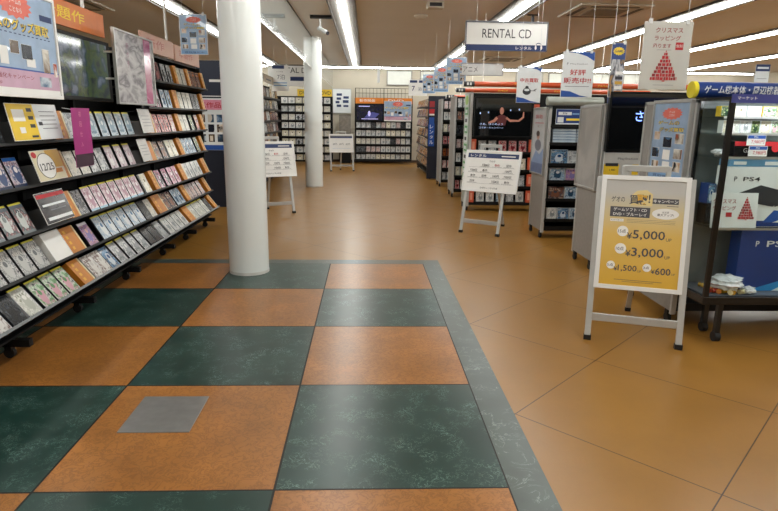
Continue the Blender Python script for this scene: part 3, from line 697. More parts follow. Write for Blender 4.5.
def buy_art(b, w, h):
    b.rect(.002, .002, w-.002, h-.002, gp, 1)
    b.text('ゲオの', w*.17, h*.815, h*.055, dk, w=w*.17, lay=2, bold=.012)
    b.poly([(w*.33, h*.76), (w*.34, h*.86), (w*.40, h*.90), (w*.52, h*.91), (w*.60, h*.87), (w*.60, h*.76)], M('pale_gold', '#d9c78c', .5), 2)
    b.text('買', w*.375, h*.815, h*.085, dk, lay=3, bold=.012); b.text('取', w*.47, h*.82, h*.09, gold, lay=4, bold=.05); b.text('取', w*.475, h*.818, h*.095, dk, lay=3, bold=.08)
    b.text('!', w*.56, h*.83, h*.08, dk, lay=3, bold=.016)
    b.rect(w*.60, h*.785, w*.92, h*.835, dk, 2); b.text('キャンペーン', w*.76, h*.81, h*.034, white, w=w*.3, lay=3, bold=.012)
    b.rect(w*.78, h*.765, w*.92, h*.77, dk, 2)
    b.rect(w*.08, h*.65, w*.58, h*.745, dk, 2); b.text('ゲームソフト・CD', w*.33, h*.72, h*.032, white, w=w*.42, lay=3, bold=.012); b.text('DVD・ブルーレイ', w*.33, h*.677, h*.032, white, w=w*.42, lay=3, bold=.012)
    b.disc(w*.77, h*.695, w*.165, h*.05, white, 2); b.text('査定額', w*.77, h*.71, h*.018, dk, lay=3); b.text('最大アップ!', w*.77, h*.685, h*.024, dk, w=w*.2, lay=3, bold=.012)
    b.rect(w*.09, h*.605, w*.26, h*.63, white, 2); b.text('まとめて売ると', w*.17, h*.618, h*.014, dk, lay=3)
    for q in range(3): b.rect(w*.3, h*(.628-.014*q), w*.9, h*(.630-.014*q), dk, 2)
    def line(cx, cz, r, n, price, px, ph, pw):
        b.disc(cx, cz+.012, r, r, white, 2); b.text(n, cx-.004, cz+.012, r*.75, dk, w=r*1.4, lay=3, bold=.008)
        b.text('¥', px-pw/2-ph*.3, cz-ph*.25, ph*.62, dk, lay=3, bold=.012); b.text(price, px, cz-ph*.15, ph, dk, w=pw, lay=3, bold=.012); b.text('UP', px+pw/2+ph*.35, cz-ph*.45, ph*.3, dk, lay=3)
    line(w*.26, h*.50, .037, '15点', '5,000', w*.59, h*.095, w*.40)
    line(w*.25, h*.335, .037, '10点', '3,000', w*.59, h*.095, w*.40)
    line(w*.145, h*.175, .028, '5点', '1,500', w*.355, h*.065, w*.24)
    line(w*.60, h*.17, .028, '3点', '600', w*.80, h*.065, w*.19)
    b.rect(w*.2, h*.055, w*.8, h*.059, dk, 2); b.rect(w*.3, h*.04, w*.7, h*.043, dk, 2)
easel((1.262, 1.635, 0), -19, .52, .745, 11, .405, .60, buy_art, 'grey and gold price board on an aluminium easel by the glass showcase', fw=.028)
def table_art(b, w, h):
    b.rect(w*.02, h*.84, w*.98, h*.96, navy, 1); b.text('レンタル', w*.22, h*.90, h*.07, white, w=w*.3, lay=2, bold=.008); b.rect(w*.66, h*.885, w*.92, h*.91, white, 2)
    b.text('料金表', w*.5, h*.76, h*.05, gink, lay=2)
    for r in range(4):
        zz = h*(.60-.14*r); b.rect(w*.06, zz-.002, w*.94, zz, gink, 2)
        for c_ in range(4):
            if (r*3+c_) % 5: b.text(('100円', '7泊8日', '新作', '旧作')[(r+c_) % 4], w*(.16+.22*c_), zz+h*.06, h*.065, (ink, ink, red if r == 0 else ink, ink)[c_], lay=2, bold=.012); b.rect(w*(.06+.22*c_), zz+h*.015, w*(.25+.22*c_), zz+h*.02, ink, 2)
    b.text('お得なレンタル料金', w*.5, h*.07, h*.05, ink, lay=2)
easel((.92, 5.65, 0), -34, .76, .53, 14, .59, .54, table_art, 'white rental price board on an aluminium easel facing the aisle', depth=.80, sx=.06, fw=.02)
easel((-2.05, 7.25, 0), 28, .74, .53, 13, .61, .57, table_art, 'white rental price board on an easel just behind the near pillar', depth=.6, fw=.02)
def table2(b, w, h):
    b.rect(w*.02, h*.80, w*.98, h*.95, gink, 1); b.rect(w*.02, h*.82, w*.98, h*.88, navy, 2)
    for c_ in range(3): b.text('80円', w*(.22+.28*c_), h*.45, h*.12, gink, w=w*.18, lay=2)
    b.rect(w*.1, h*.2, w*.9, h*.21, lblue, 2)
easel((-1.32, 15.2, 0), 12, .68, .50, 14, .56, .66, table2, 'small distant white price board on an easel before the back wall', depth=.6, fw=.02)

# ------------------------------------------------------------------ straight racks
def straight_rack(lab, loc, yaw, W, D_, Hh, rows, end='left', endmat=greyp, name='display_rack', casters=True, grid=False, endH=None, dark=charcoal):
    o = empty(name, loc, (0, 0, math.radians(yaw))); tag(o, lab, 'shelf rack')
    MB().box(.0, W, D_/2-.012, D_/2+.012, .12, Hh, dark).build('back_panel', o)
    for r in rows:
        b = MB(); b.box(.0, W, .0, D_/2-.012, r-.02, r, black); b.box(0, W, -.006, 0, r-.03, r+.012, black); b.build('shelf', o)
    b = MB(); b.box(0, W, .02, D_/2, .1, .16, black); b.build('base', o)
    eH = endH or Hh
    for e in ((-.026, 0), (W, W+.026)):
        if (end == 'left' and e[0] > 0) or end == 'none':
            MB().box(e[0]+.0, e[1], D_/2-.04, D_/2+.04, .1, Hh, black).build('upright', o); continue
        b = MB(); b.box(e[0], e[1], .02, D_-.02, .1, eH-.02, endmat); p = b.build('end_panel', o)
        f = MB()
        for y0, y1 in ((-.006, .02), (D_-.02, D_+.006)): f.box(e[0]-.006, e[1]+.006, y0, y1, .08, eH, alu)
        f.box(e[0]-.006, e[1]+.006, -.006, D_+.006, eH-.02, eH+.004, alu); f.build('end_frame', p)
    if casters:
        for x in (.0, W-.05):
            for y in (.07, D_-.07):
                w = MB(); w.tube((x-.028, y, .036), (x+.0, y, .036), .036, rubber, 14); w.box(x-.03, x+.002, y-.022, y+.022, .045, .10, black); w.build('caster', o)
    return o
def disc_run(lab_rack, loc, yaw, x0, x1, rows, pitch, kinds, group, name='rental_disc_case', frm='from the left', w=.135, h=.19, lean=7, rownames=None, yoff=.05):
    """fills shelves of a straight rack with cases; loc/yaw as the rack's"""
    R = Matrix.Translation(loc) @ Matrix.Rotation(math.radians(yaw), 4, 'Z')
    for ri, r in enumerate(rows):
        n = int((x1-x0)/pitch)
        for q in range(n):
            k = kinds[(ri*5+q//random.choice((1, 2, 2, 3))) % len(kinds)]
            o = make_case(k, name, w, h)
            o.location = R @ Vector((x0+pitch*(q+.5), yoff, r+.003)); o.rotation_euler = (-math.radians(lean), 0, math.radians(yaw))
            rn = rownames[ri]
            tag(o, '%s disc case, %s %s, %s shelf, %s' % (COV[k][0], ORD[q+1], frm, rn, lab_rack), 'disc case', group)

# ---- gondola A (blue game goods)
AY = 5.40
straight_rack('grey-ended wheeled rack of blue game goods behind the blank framed panel', (1.73, AY, 0), 0, 1.5, .60, 1.70, [.255, .525, .765, .985, 1.25, 1.475])
A_rows = [('bottom', .255, [('white',.135,.145),('blue',.15,.145),('bluewhite',.13,.145),('dark',.12,.14)]),
          ('second', .525, [('darkpic',.21,.16),('bluewhite',.15,.16),('greywhite',.13,.15)]),
          ('third', .765, [('bluewhite',.20,.165),('purple',.19,.165),('darkpic',.13,.15)]),
          ('fourth', .985, [('blue',.22,.18),('greywhite',.16,.165),('dark',.12,.15)])]
for nm, zz, items in A_rows:
    x = 1.78
    for q, (k, w, h) in enumerate(items):
        b = MB(); b.box(-w/2, w/2, 0, .06, 0, h, caseedge_d if k in ('dark', 'darkpic') else wht2); b.add([(-w/2+.003,-.0008,.003),(w/2-.003,-.0008,.003),(w/2-.003,-.0008,h-.003),(-w/2+.003,-.0008,h-.003)], [(0,1,2,3)], COV[k][1])
        o = b.build('accessory_box', loc=(x+w/2, AY+.05, zz+.002), rot=(-.05, 0, 0))
        tag(o, '%s accessory box, %s from the left, %s shelf behind the blank panel' % (COV[k][0], ORD[q+1], nm), 'box', 'accessory boxes on the blue goods rack'); x += w+.012
spine = cover('spine', ['#c4d2dc', '#aebfcc', '#d6e0e6'], scale=3, seed=70, plain=True); bsp = M('blue_spine_edge', '#41658c', .4)
for c_ in range(2):
    for q in range(5):
        b = MB(); w = .30 if c_ == 0 else .17; b.box(0, w, 0, .14, 0, .034, spine); b.box(.0, w, -.001, 0, .0, .008, bsp)
        o = b.build('flat_game_case', loc=(1.78+c_*.315, AY+.03, 1.253+q*.036))
        tag(o, 'pale blue flat case, %s up in the %s stack under the blue game sign' % (ORD[q+1], ('wide left', 'narrow right')[c_]), 'game case', 'flat cases stacked on the blue goods rack')
def gsign(b, w, h):
    b.rect(.004, .004, w-.004, h-.004, navyv, 1); b.rect(w*.08, h*.62, w*.6, h*.82, wht2, 2); b.text('PS4', w*.34, h*.72, h*.14, navy, lay=3, bold=.008)
    b.rect(w*.4, h*.28, w*.95, h*.42, yink, 2); b.rect(w*.06, h*.16, w*.3, h*.5, wht2, 2); b.rect(.004, .004, w-.004, h*.12, wht2, 2)
    for q in range(4): b.tube((w*(.66+.07*q), -.002, h*.7), (w*(.66+.07*q), -.001, h*.7), .012, lblue, 8)
o = panel('shelf_sign', .33, .20, gsign, base=wht2, t=.01, loc=(1.80, AY+.02, 1.478)); tag(o, 'blue sign with a yellow bar standing on the top shelf of the goods rack', 'sign')
b = MB(); b.tube((0, 0, 0), (.72, 0, 0), .055, M('silver_green_tube', '#b8c0ba', .3, .4), 20); o = b.build('header_tube', loc=(1.68, AY+.06, 1.775)); tag(o, 'silvery header tube lying on top of the blue goods rack', 'header')
def woman_art(b, w, h):
    b.rect(.003, .003, w-.003, h-.003, M('pale_grey_print', '#b9bcbf', .3), 1); b.rect(.003, .003, w-.003, h*.16, M('slate_blue_print', '#5a6f96', .4), 2)
    b.poly([(.003, h*.16), (w*.35, h*.36), (w*.65, h*.3), (w-.003, h*.42), (w-.003, h*.16)], M('mid_blue_print', '#7d93b8', .4), 2)
    b.disc(w*.48, h*.58, w*.12, h*.055, M('skin_print', '#b98f7c', .4), 3); b.disc(w*.46, h*.62, w*.14, h*.045, M('hair_print', '#3c2a26', .4), 4); b.disc(w*.5, h*.44, w*.26, h*.09, M('blouse_print', '#6a6c78', .4), 3)
    b.text('買取', w*.45, h*.88, h*.06, red, w=w*.6, lay=3); b.rect(w*.15, h*.78, w*.85, h*.79, red, 3); b.text('中古', w*.45, h*.73, h*.03, dred, lay=3)
o = panel('poster', .56, .84, woman_art, base=wht2, frame=True, t=.01, loc=(1.685, 6.02, .84), rot=(0, 0, -PI/2)); tag(o, 'framed poster of a dark-haired person on the end of the goods rack', 'poster')

# ---- gondola B
straight_rack('grey-ended wheeled rack carrying the black television with blue letters', (1.765, 3.68, 0), 0, 1.5, .60, 1.70, [.3, .6, .9], dark=charcoal)
def blank_art(b, w, h): b.rect(.003, .003, w-.003, h-.003, cover('blank', ['#8f8d8a', '#a3a19d', '#989692'], scale=1.6, seed=80, rough=.3, plain=True), 1)
o = panel('notice_board', .56, .82, blank_art, base=greyp, frame=True, t=.012, loc=(1.72, 4.30, .85), rot=(0, 0, -PI/2), fw=.02); tag(o, 'blank grey framed panel on the end of the television rack', 'frame')
def tvset(name, loc, w, h, lab, art, rot=(0,0,0), base=None):
    o = empty(name, loc, rot)
    MB().box(0, w, 0, .05, 0, h, blackpl).build('casing', o, mods=.004)
    b = MB(); b.box(.02, w-.02, -.003, 0, .025, h-.02, base or screen); b.build('screen', o)
    b = MB(); art(b, w, h); b.build('screen_lettering' if 'letters' in lab else 'screen_picture', o); tag(o, lab, 'television'); return o
bl_em = emit('lit_blue_letters', hx('#7fa0ff'), 2.2)
def sara(b, w, h): b.text('さら', w*.385, h*.60, h*.17, bl_em, w=w*.2, lay=6, bold=.008)
tvset('television', (1.74, 3.60, 1.24), .93, .575, 'black television showing blue さら letters above the yellow price cards', sara)
def yboard(b, w, h):
    b.rect(.003, .003, w-.003, h-.003, M('pale_grey_card', '#b9b9b6', .4), 1)
    for q, tx in enumerate(('PlayStation 4', 'Nintendo')): b.text(tx, w*(.28+.45*q), h*.80, h*.09, ink, w=w*.26, lay=2)
    for x0, x1, z0, z1 in ((.0,.17,.2,.62),(.31,.52,.28,.62),(.54,.80,.28,.62)): b.rect(w*x0+.004, h*z0, w*x1, h*z1, yellow, 2)
    b.rect(w*.02, h*.56, w*.16, h*.66, ink, 3); b.rect(w*.56, h*.56, w*.72, h*.66, ink, 3)
    b.text('1,980', w*.1, h*.43, h*.08, ink, lay=3); b.text('¥980', w*.41, h*.38, h*.08, ink, lay=3); b.text('¥2,980', w*.68, h*.40, h*.11, dred, lay=3); b.rect(w*.34, h*.5, w*.48, h*.56, white, 3)
o = panel('price_board', .93, .30, yboard, base=wht2, t=.01, loc=(1.74, 3.615, .93)); tag(o, 'pale price board with yellow cards fixed under the black television', 'sign')
# little camera-like box clipped over the end frame
b = MB(); b.box(-.03, .03, -.03, .03, 0, .09, navyv); b.tube((0, -.03, .05), (0, -.045, .05), .022, ink, 14); o = b.build('demo_unit', loc=(1.80, 3.72, 1.706)); tag(o, 'small dark blue box perched on the end of the television rack', 'box')

# ---- gondola C (behind showcase)
straight_rack('grey-ended wheeled rack behind the glass showcase', (1.775, 2.05, 0), 0, 1.3, .80, 1.69, [])
def burst_p(b, w, h): burst_art(b, w, h)
o = panel('poster', .54, .60, lambda b, w, h: burst_art(b, w, h, False), frame=True, loc=(1.728, 2.635, 1.08), rot=(0, 0, -PI/2), fw=.02); tag(o, 'silver-framed blue trade-in poster beside the glass showcase', 'poster')

# ---- gondola D (rental CD) with television
straight_rack('rental CD rack with green stickers on its end and a movie on its television', (1.13, 7.75, 0), 0, 3.2, .60, 1.97, [.14, .42, .70, 1.0], endmat=M('pale_green_grey_panel', '#8f958c', .5, .2, .04))
def movie(b, w, h):
    sk = emit('screen_skin', hx('#a8705f'), .22); rd = emit('screen_red', hx('#4a1214'), .3); wh = emit('screen_caption', hx('#a9bce8'), .5)
    b.disc(w*.47, h*.66, w*.035, h*.09, sk, 6); b.poly([(w*.38, h*.50), (w*.43, h*.56), (w*.51, h*.56), (w*.57, h*.50), (w*.54, h*.30), (w*.40, h*.30)], rd, 6)
    b.poly([(w*.38, h*.52), (w*.33, h*.44), (w*.24, h*.38), (w*.25, h*.34), (w*.36, h*.38), (w*.41, h*.47)], sk, 7); b.poly([(w*.56, h*.52), (w*.62, h*.45), (w*.76, h*.44), (w*.83, h*.52), (w*.84, h*.64), (w*.855, h*.64), (w*.86, h*.50), (w*.78, h*.40), (w*.62, h*.39), (w*.54, h*.47)], sk, 7)
    for x, z_ in ((.24, .62), (.62, .68), (.77, .70), (.10, .60)): b.disc(w*x, h*z_, w*.012, h*.025, wh, 7)
    b.text('さあ、はじめよう', w*.3, h*.33, h*.05, wh, w=w*.4, lay=8, bold=.008); b.text('コラボ・キャンペーン', w*.3, h*.24, h*.05, wh, w=w*.42, lay=8, bold=.008)
tvset('television', (1.15, 7.66, 1.25), .96, .645, 'black television showing a figure with spread arms above the rental rack', movie)
straight = [('bottom', .14), ('second', .42), ('third', .70), ('fourth', 1.0)]
disc_run('under the movie television', (1.13, 7.75, 0), 0, .12, .98, [s[1] for s in straight], .172, ['white', 'bluewhite', 'white', 'greywhite', 'redpink', 'cream'], 'disc cases under the movie television', rownames=[s[0] for s in straight])
for s, (nm, zz) in enumerate(straight+[('television', 1.32)][:0]):
    for e, (x, side) in enumerate(((1.175, 'left'), (2.165, 'right'))):
        b = MB(); b.box(-.045, .045, 0, .05, 0, .21, M('coral_card', '#c9573a', .45)); b.rect(-.02, .05, .02, .17, M('coral_card_light', '#e09a80', .5), 1)
        o = b.build('shelf_divider', loc=(x, 7.76, zz+.003)); tag(o, 'coral divider at the %s end of the %s shelf under the movie television' % (side, nm), 'divider', 'coral dividers under the movie television')
for q, zz in enumerate((1.28, 1.56)):
    b = MB(); b.box(-.04, .04, 0, .05, 0, .23, M('coral_card', '#c9573a')); o = b.build('shelf_divider', loc=(2.20, 7.72, zz)); tag(o, 'coral divider beside the movie television, %s of the two' % ('lower', 'upper')[q], 'divider', 'coral dividers under the movie television')
    MB().box(-.04, .04, .05, .30, 0, .004, black).build('bracket', o)
grn = M('green_sticker', '#3f9a52', .4); grl = M('light_green_sticker', '#9cc85c', .4)
def green_art(b, w, h):
    for q in range(9):
        b.rect(w*.1, h*(.03+.105*q), w*.9, h*(.115+.105*q), grn if q % 2 else wht2, 1); b.rect(w*.2, h*(.05+.105*q), w*.75, h*(.09+.105*q), wht2 if q % 2 else ink, 2)
    b.disc(w*.5, h*.93, w*.4, h*.055, grl, 3); b.star(w*.5, h*.05, w*.45, h*.04, grn, 3)
o = panel('poster', .38, 1.45, green_art, base=M('mint_card', '#c9d6cc', .4), t=.006, loc=(1.095, 8.30, .50), rot=(0, 0, -PI/2)); tag(o, 'tall narrow strip of green and white stickers on the rental rack end', 'poster')

# ---- gondolas E and F
E_rows = [('bottom', .16), ('second', .43), ('third', .70), ('fourth', .97), ('fifth', 1.24), ('sixth', 1.51), ('top', 1.75)]
straight_rack('grey-ended rack immediately behind the green-stickered rack', (1.13, 9.55, 0), 0, 3.2, .60, 1.97, [r[1] for r in E_rows])
straight_rack('farthest grey-ended rack on the aisle, next to the navy panel', (1.10, 11.4, 0), 0, 3.2, .60, 1.97, [r[1] for r in E_rows])
mix = ['redpink', 'white', 'dark', 'greywhite', 'brown', 'cream', 'mixpink', 'darkpic', 'redwhite']
disc_run('rack behind green stickers', (1.13, 9.55, 0), 0, .03, .46, [r[1] for r in E_rows], .105, mix, 'disc cases on the rack behind the green stickers', rownames=[r[0] for r in E_rows], w=.088, h=.18)
disc_run('farthest grey-ended rack', (1.10, 11.4, 0), 0, .03, .46, [r[1] for r in E_rows], .105, mix[3:]+mix[:3], 'disc cases on the farthest grey-ended rack', rownames=[r[0] for r in E_rows], w=.088, h=.18)

# ---- rental rack G along the aisle, faces -x
G_rows = [('bottom', .30), ('second', .56), ('third', .82), ('fourth', 1.08), ('fifth', 1.34), ('sixth', 1.60), ('top', 1.86)]
C('tanA', 'orange-brown', ['#c8742c', '#e6b878', '#a04f1c', '#f0dcb8'], scale=3); C('tanB', 'amber', ['#d99438', '#f0d8a0', '#b06a24', '#7c4418'], scale=3); C('tanC', 'beige', ['#cdbb98', '#a88458', '#e4dccc', '#6b4a30'], scale=3)
straight_rack('long rental rack of orange-backed cases facing the aisle near the back', (.97, 16.75, 0), -90, 3.6, .60, 2.10, [r[1] for r in G_rows], end='none')
disc_run('rack of amber cases', (.97, 16.75, 0), -90, .02, 3.55, [r[1] for r in G_rows], .27, ['tanA', 'tanC', 'tanB', 'tanA', 'brown', 'tanC', 'redwhite'], 'amber cases on the long rental rack', rownames=[r[0] for r in G_rows], w=.19, h=.20, lean=14, yoff=-.01)
b = MB(); b.box(0, .60, 0, .03, 0.02, 2.10, M('dark_navy_panel', '#131a2b', .5))
for q in range(3): b.rect(.03, 1.82-.2*q+.0, .16, 1.97-.2*q, (dred, white, blue)[q], 2)
b.rect(.02, .85, .17, 1.42, blue, 2)
for q in range(4): b.text('レンタル'[q], .095, 1.34-.13*q, .09, white, lay=3, bold=.008)
b.rect(.03, 1.66, .16, 1.78, red, 3)
o = b.build('end_board', loc=(.94, 13.08, 0)); tag(o, 'dark navy end board with red, white and blue vertical stickers', 'board')

# ---- orange header tubes
def otube(x0, x1, y, zz, r, lab, txts):
    o = empty('header_tube', (x0, y, zz)); b = MB(); b.tube((0,0,0), (x1-x0,0,0), r, orange2, 20); b.build('tube', o)
    b = MB(); b.tube((-.02,0,0), (.16,0,0), r*1.04, ink, 20); b.tube((-.03,0,0), (-.02,0,0), r*1.06, white, 20)
    for q in range(2): b.box(.03+.05*q, .06+.05*q, -r*1.04-.003, -r*1.04+.003, -r*.5, r*.5, white)
    b.build('end_cap', o)
    b = MB()
    for x, t in txts: b.text(t, x, 0, r*.9, yink, lay=(r+.002)/.0009, bold=.008)
    b.build('lettering', o)
    for x in (.3, (x1-x0)-.3): MB().tube((x, 0, r), (x, 0, H-zz-.001), .006, white, 8).build('hanging_rod', o)
    tag(o, lab, 'header', 'orange header tubes over the rental racks')
otube(1.0, 5.0, 7.85, 2.105, .042, 'nearest orange header tube above the movie television', [(1.0, 'アルバムランキング'), (2.3, 'アルバム'), (3.3, 'シングル')])
otube(1.15, 5.0, 9.7, 2.09, .042, 'middle orange header tube between two parallel ones', [(.9, 'ランキング'), (2.0, 'アルバム')])
otube(1.2, 5.0, 11.5, 2.03, .042, 'farthest orange header tube, lowest of the three', [(.9, 'アニメ'), (2.2, 'サントラ')])

# ---- back wall rack
B_rows = [('bottom', .12), ('second', .39), ('third', .66), ('fourth', .93), ('top', 1.20)]
br = straight_rack('black rack with a wire top against the back wall', (-1.0, 18.3, 0), 0, 1.93, .5, 2.2, [r[1] for r in B_rows], end='none', casters=False)
g = MB()
for q in range(17): g.tube((q*.1206, .2, 2.19), (q*.1206, .2, 2.52), .006, black, 6)
for zz in (2.36, 2.52): g.tube((0, .2, zz), (1.93, .2, zz), .008, black, 6)
for x in (0, .965, 1.93): g.box(x-.012, x+.012, .19, .215, .1, 2.53, black)
g.build('wire_grid', br)
disc_run('back wall rack', (-1.0, 18.3, 0), 0, .02, 1.92, [r[1] for r in B_rows], .17, ['greywhite', 'white', 'cream', 'pale', 'greywhite', 'dark', 'mixpink', 'white'], 'disc cases on the back wall rack', rownames=[r[0] for r in B_rows], h=.2, w=.15)
o = panel('header_board', .95, .19, hdr_art('新作映画', white, M('bright_orange_print', '#e0811f', .4)), base=orange, t=.02, loc=(-1.0, 18.24, 2.01)); tag(o, 'orange header board over the small back wall television', 'sign', 'orange header boards on the back wall rack')
o = panel('header_board', .95, .19, hdr_art('DVD', white, M('bright_orange_print', '#e0811f', .4)), base=orange, t=.02, loc=(-.03, 18.26, 2.01)); tag(o, 'orange header board behind the blue poster at the back wall', 'sign', 'orange header boards on the back wall rack')
def film(b, w, h):
    a = emit('screen_violet', hx('#3c3f78'), .6); c_ = emit('screen_pale', hx('#a9a4d6'), .8)
    b.poly([(w*.3, h*.2), (w*.7, h*.2), (w*.85, h*.45), (w*.6, h*.55), (w*.4, h*.4)], a, 6); b.disc(w*.48, h*.45, w*.05, h*.16, c_, 7); b.rect(w*.1, h*.85, w*.5, h*.9, c_, 6); b.rect(w*.2, h*.12, w*.8, h*.16, c_, 7)
tvset('television', (-.98, 18.22, 1.43), .93, .56, 'small distant television showing a violet scene at the back wall', film, base=M('navy_screen', '#0e1430', .1))
o = panel('poster', .92, .66, burst_art, t=.01, loc=(-.03, 18.2, 1.44)); tag(o, 'blue trade-in poster fixed beside the back wall television', 'poster')
def graph(b, w, h):
    b.rect(w*.16, h*.1, w*.55, h*.85, wht2, 1)
    for q, (x, z_, ww, hh) in enumerate([(.2,.72,.3,.1),(.2,.55,.25,.1),(.14,.4,.22,.1),(.2,.25,.25,.1),(.58,.6,.3,.1),(.55,.42,.32,.12),(.58,.25,.28,.08)]): b.rect(w*x, h*z_, w*(x+ww), h*(z_+hh), navy, 2)
o = panel('poster', .62, .80, graph, base=wht2, t=.01, frame=True, loc=(-1.79, 18.97, 1.70)); tag(o, 'white framed poster with navy blocks on the back wall', 'poster')
b = MB(); b.box(0, .40, 0, .35, .95, 1.62, M('mottled_grey_board', '#8a867e', .6, 0, .2, 12)); b.box(-.05, .45, -.05, .38, .85, .95, blackpl); b.box(0, .4, 0, .33, .1, .85, charcoal)
b.box(.0, .4, -.004, 0, 1.62, 1.63, black); o = b.build('kiosk', loc=(-1.56, 18.4, 0)); tag(o, 'grey-topped kiosk standing between the price easel and the back wall', 'kiosk')
for k_ in (0,): MB().box(.02, .38, .02, .3, 0, .1, black).build('base', o)

# ---- left side racks behind the pillar
Ll = [('bottom', .14), ('second', .40), ('third', .66), ('fourth', .92), ('fifth', 1.18), ('sixth', 1.44), ('seventh', 1.70), ('top', 1.96)]
straight_rack('tall side rack of DVDs seen between the two pillars', (-2.86, 9.3, 0), 90, 4.3, .6, 2.28, [r[1] for r in Ll], end='none')
disc_run('tall side rack', (-2.86, 9.3, 0), 90, 1.2, 4.28, [r[1] for r in Ll[3:]], .44, ['greywhite', 'darkred', 'greyblack', 'tanC', 'white', 'brown', 'darkpic'], 'large cases on the tall side rack', rownames=[r[0] for r in Ll[3:]], w=.36, h=.215)
for q in range(4):
    o = panel('header_board', 1.0, .17-.0*q, lambda b, w, h: b.rect(w*.1, h*.3, w*.8, h*.5, gink, 2), base=M('beige_header', '#c2b7a4', .5), t=.02, loc=(-2.87, 9.35+q*1.06, 2.285), rot=(0, 0, PI/2)); tag(o, 'blank beige header board, %s from the near end of the tall side rack' % ORD[q+1], 'sign', 'beige header boards on the tall side rack')
straight_rack('tall black rack against the back wall on both sides of the far pillar', (-3.6, 17.5, 0), 0, 1.84, .5, 2.2, [r[1] for r in Ll], end='none', casters=False)
disc_run('rack behind far pillar', (-3.6, 17.5, 0), 0, .2, 1.82, [r[1] for r in Ll], .23, ['white', 'cream', 'greywhite', 'cream', 'pale', 'greyblack', 'white'], 'cases on the tall rack behind the far pillar', rownames=[r[0] for r in Ll], w=.2, h=.19)
def yh(b, w, h): b.rect(.01, .01, w-.01, h-.01, yellow, 1); b.text('DVD', w*.5, h*.5, h*.5, ink, lay=2, bold=.012)
for x, lab, ww in ((-2.88, 'yellow header card peeping out left of the far pillar', .45), (-2.14, 'yellow header card peeping out right of the far pillar', .38)):
    o = panel('header_board', ww, .22, yh, base=yellow, t=.02, loc=(x, 17.74, 2.202)); tag(o, lab, 'sign', 'yellow header cards by the far pillar')
# navy partition past the front rack
b = MB(); b.box(0, 1.3, 0, .05, 0.0, 2.42, M('dark_navy_panel', '#131a2b', .5)); b.rect(.1, 1.86, 1.28, 2.40, M('navy_banner', '#1c2438', .5), 1)
b.rect(.55, 2.12, .72, 2.16, white, 2); b.rect(.98, 2.08, 1.2, 2.12, white, 2); b.rect(.1, 1.845, 1.28, 1.86, white, 2)
o = b.build('partition_board', loc=(-4.2, 8.0, 0)); tag(o, 'dark navy board seen between the front rack and the near pillar', 'board')
def gallery(b, w, h):
    b.rect(.004, .004, w-.004, h-.004, wht2, 1); b.rect(.004, h*.78, w-.004, h*.97, pinkp, 2); b.text('人気作品', w*.5, h*.87, h*.11, red, w=w*.8, lay=3, bold=.012)
    for r in range(3):
        for c_ in range(4): b.rect(w*(.06+.235*c_), h*(.54-.19*r), w*(.22+.235*c_), h*(.69-.19*r), (pic2, pic1, cover('p4', ['#22242c', '#3a5068', '#c9c2b8'], seed=90, scale=3))[(r+c_) % 3], 3)
    b.rect(.004, .004, w-.004, h*.1, blue, 2)
o = panel('poster', .62, .85, gallery, base=wht2, t=.01, loc=(-3.60, 7.985, .97)); tag(o, 'poster with rows of small pictures on the dark navy board', 'poster')

# ------------------------------------------------------------------ glass showcase
SX, SY, SW, SD = 1.745, 1.65, 1.2, .38
o = empty('glass_showcase', (SX, SY, 0)); tag(o, 'wheeled glass showcase with black frame holding console boxes', 'showcase')
bk = M('gloss_black_frame', '#0b0c0e', .25, .1)
b = MB(); b.box(0, SW, 0, SD, .285, .345, bk); b.build('base_tray', o, mods=.006)
b = MB(); b.box(.02, SW-.02, .02, SD-.01, .345, .352, M('blue_grey_liner', '#59616f', .6)); b.build('liner', o)
for x, y in ((.0, 0), (SW-.05, 0), (0, SD-.03), (SW-.05, SD-.03)):
    w = .036 if y == 0 else .02; b = MB(); b.box(x, x+w, y, y+w*.6, .345, 1.68, bk); b.build('corner_post', o)
b = MB(); b.box(0, SW, 0, SD, 1.68, 1.70, bk); b.build('top_board', o)
b = MB(); b.box(-.0, SW, -.008, .0, 1.66, 1.715, M('violet_blue_strip', '#39408a', .3)); 
b.text('マーケット', .10, 1.69, .020, white, w=.13, lay=10, bold=.01); b.build('header_strip', o)
b = MB(); b.box(.045, SW-.05, .006, .010, .352, 1.66, glass); b.build('front_glass', o)
b = MB(); b.box(.006, .010, .035, SD-.03, .352, 1.66, glass); b.build('side_glass', o)
b = MB(); b.box(.06, SW-.06, .02, .05, 1.665, 1.679, emit('showcase_fill_glow', (.95,.98,1.), 48)); b.build('lamp', o)  # glowing strip added under the top board to brighten the boxes inside
for zz in (.815, 1.30, 1.455, 1.565):
    b = MB(); b.box(.012, SW-.06, .14 if zz > 1.3 else .05, SD-.02, zz, zz+.008, glass); b.box(.05, SW-.06, (.14 if zz > 1.3 else .05)-.004, (.14 if zz > 1.3 else .05), zz-.004, zz+.012, silver); b.build('glass_shelf', o)
b = MB(); b.box(.02, SW-.02, SD-.012, SD-.004, .352, 1.68, M('grey_back_board', '#6c7272', .5)); b.build('back_panel', o)
for x, y in ((.15, .04), (.18, .25), (.95, .04), (.95, .25)):
    b = MB(); b.box(x-.018, x+.018, y-.018, y+.018, .07, .285, bk); lg = b.build('leg', o)
    MB().tube((x-.02, y, .037), (x+.02, y, .037), .036, rubber, 14).build('caster', lg)
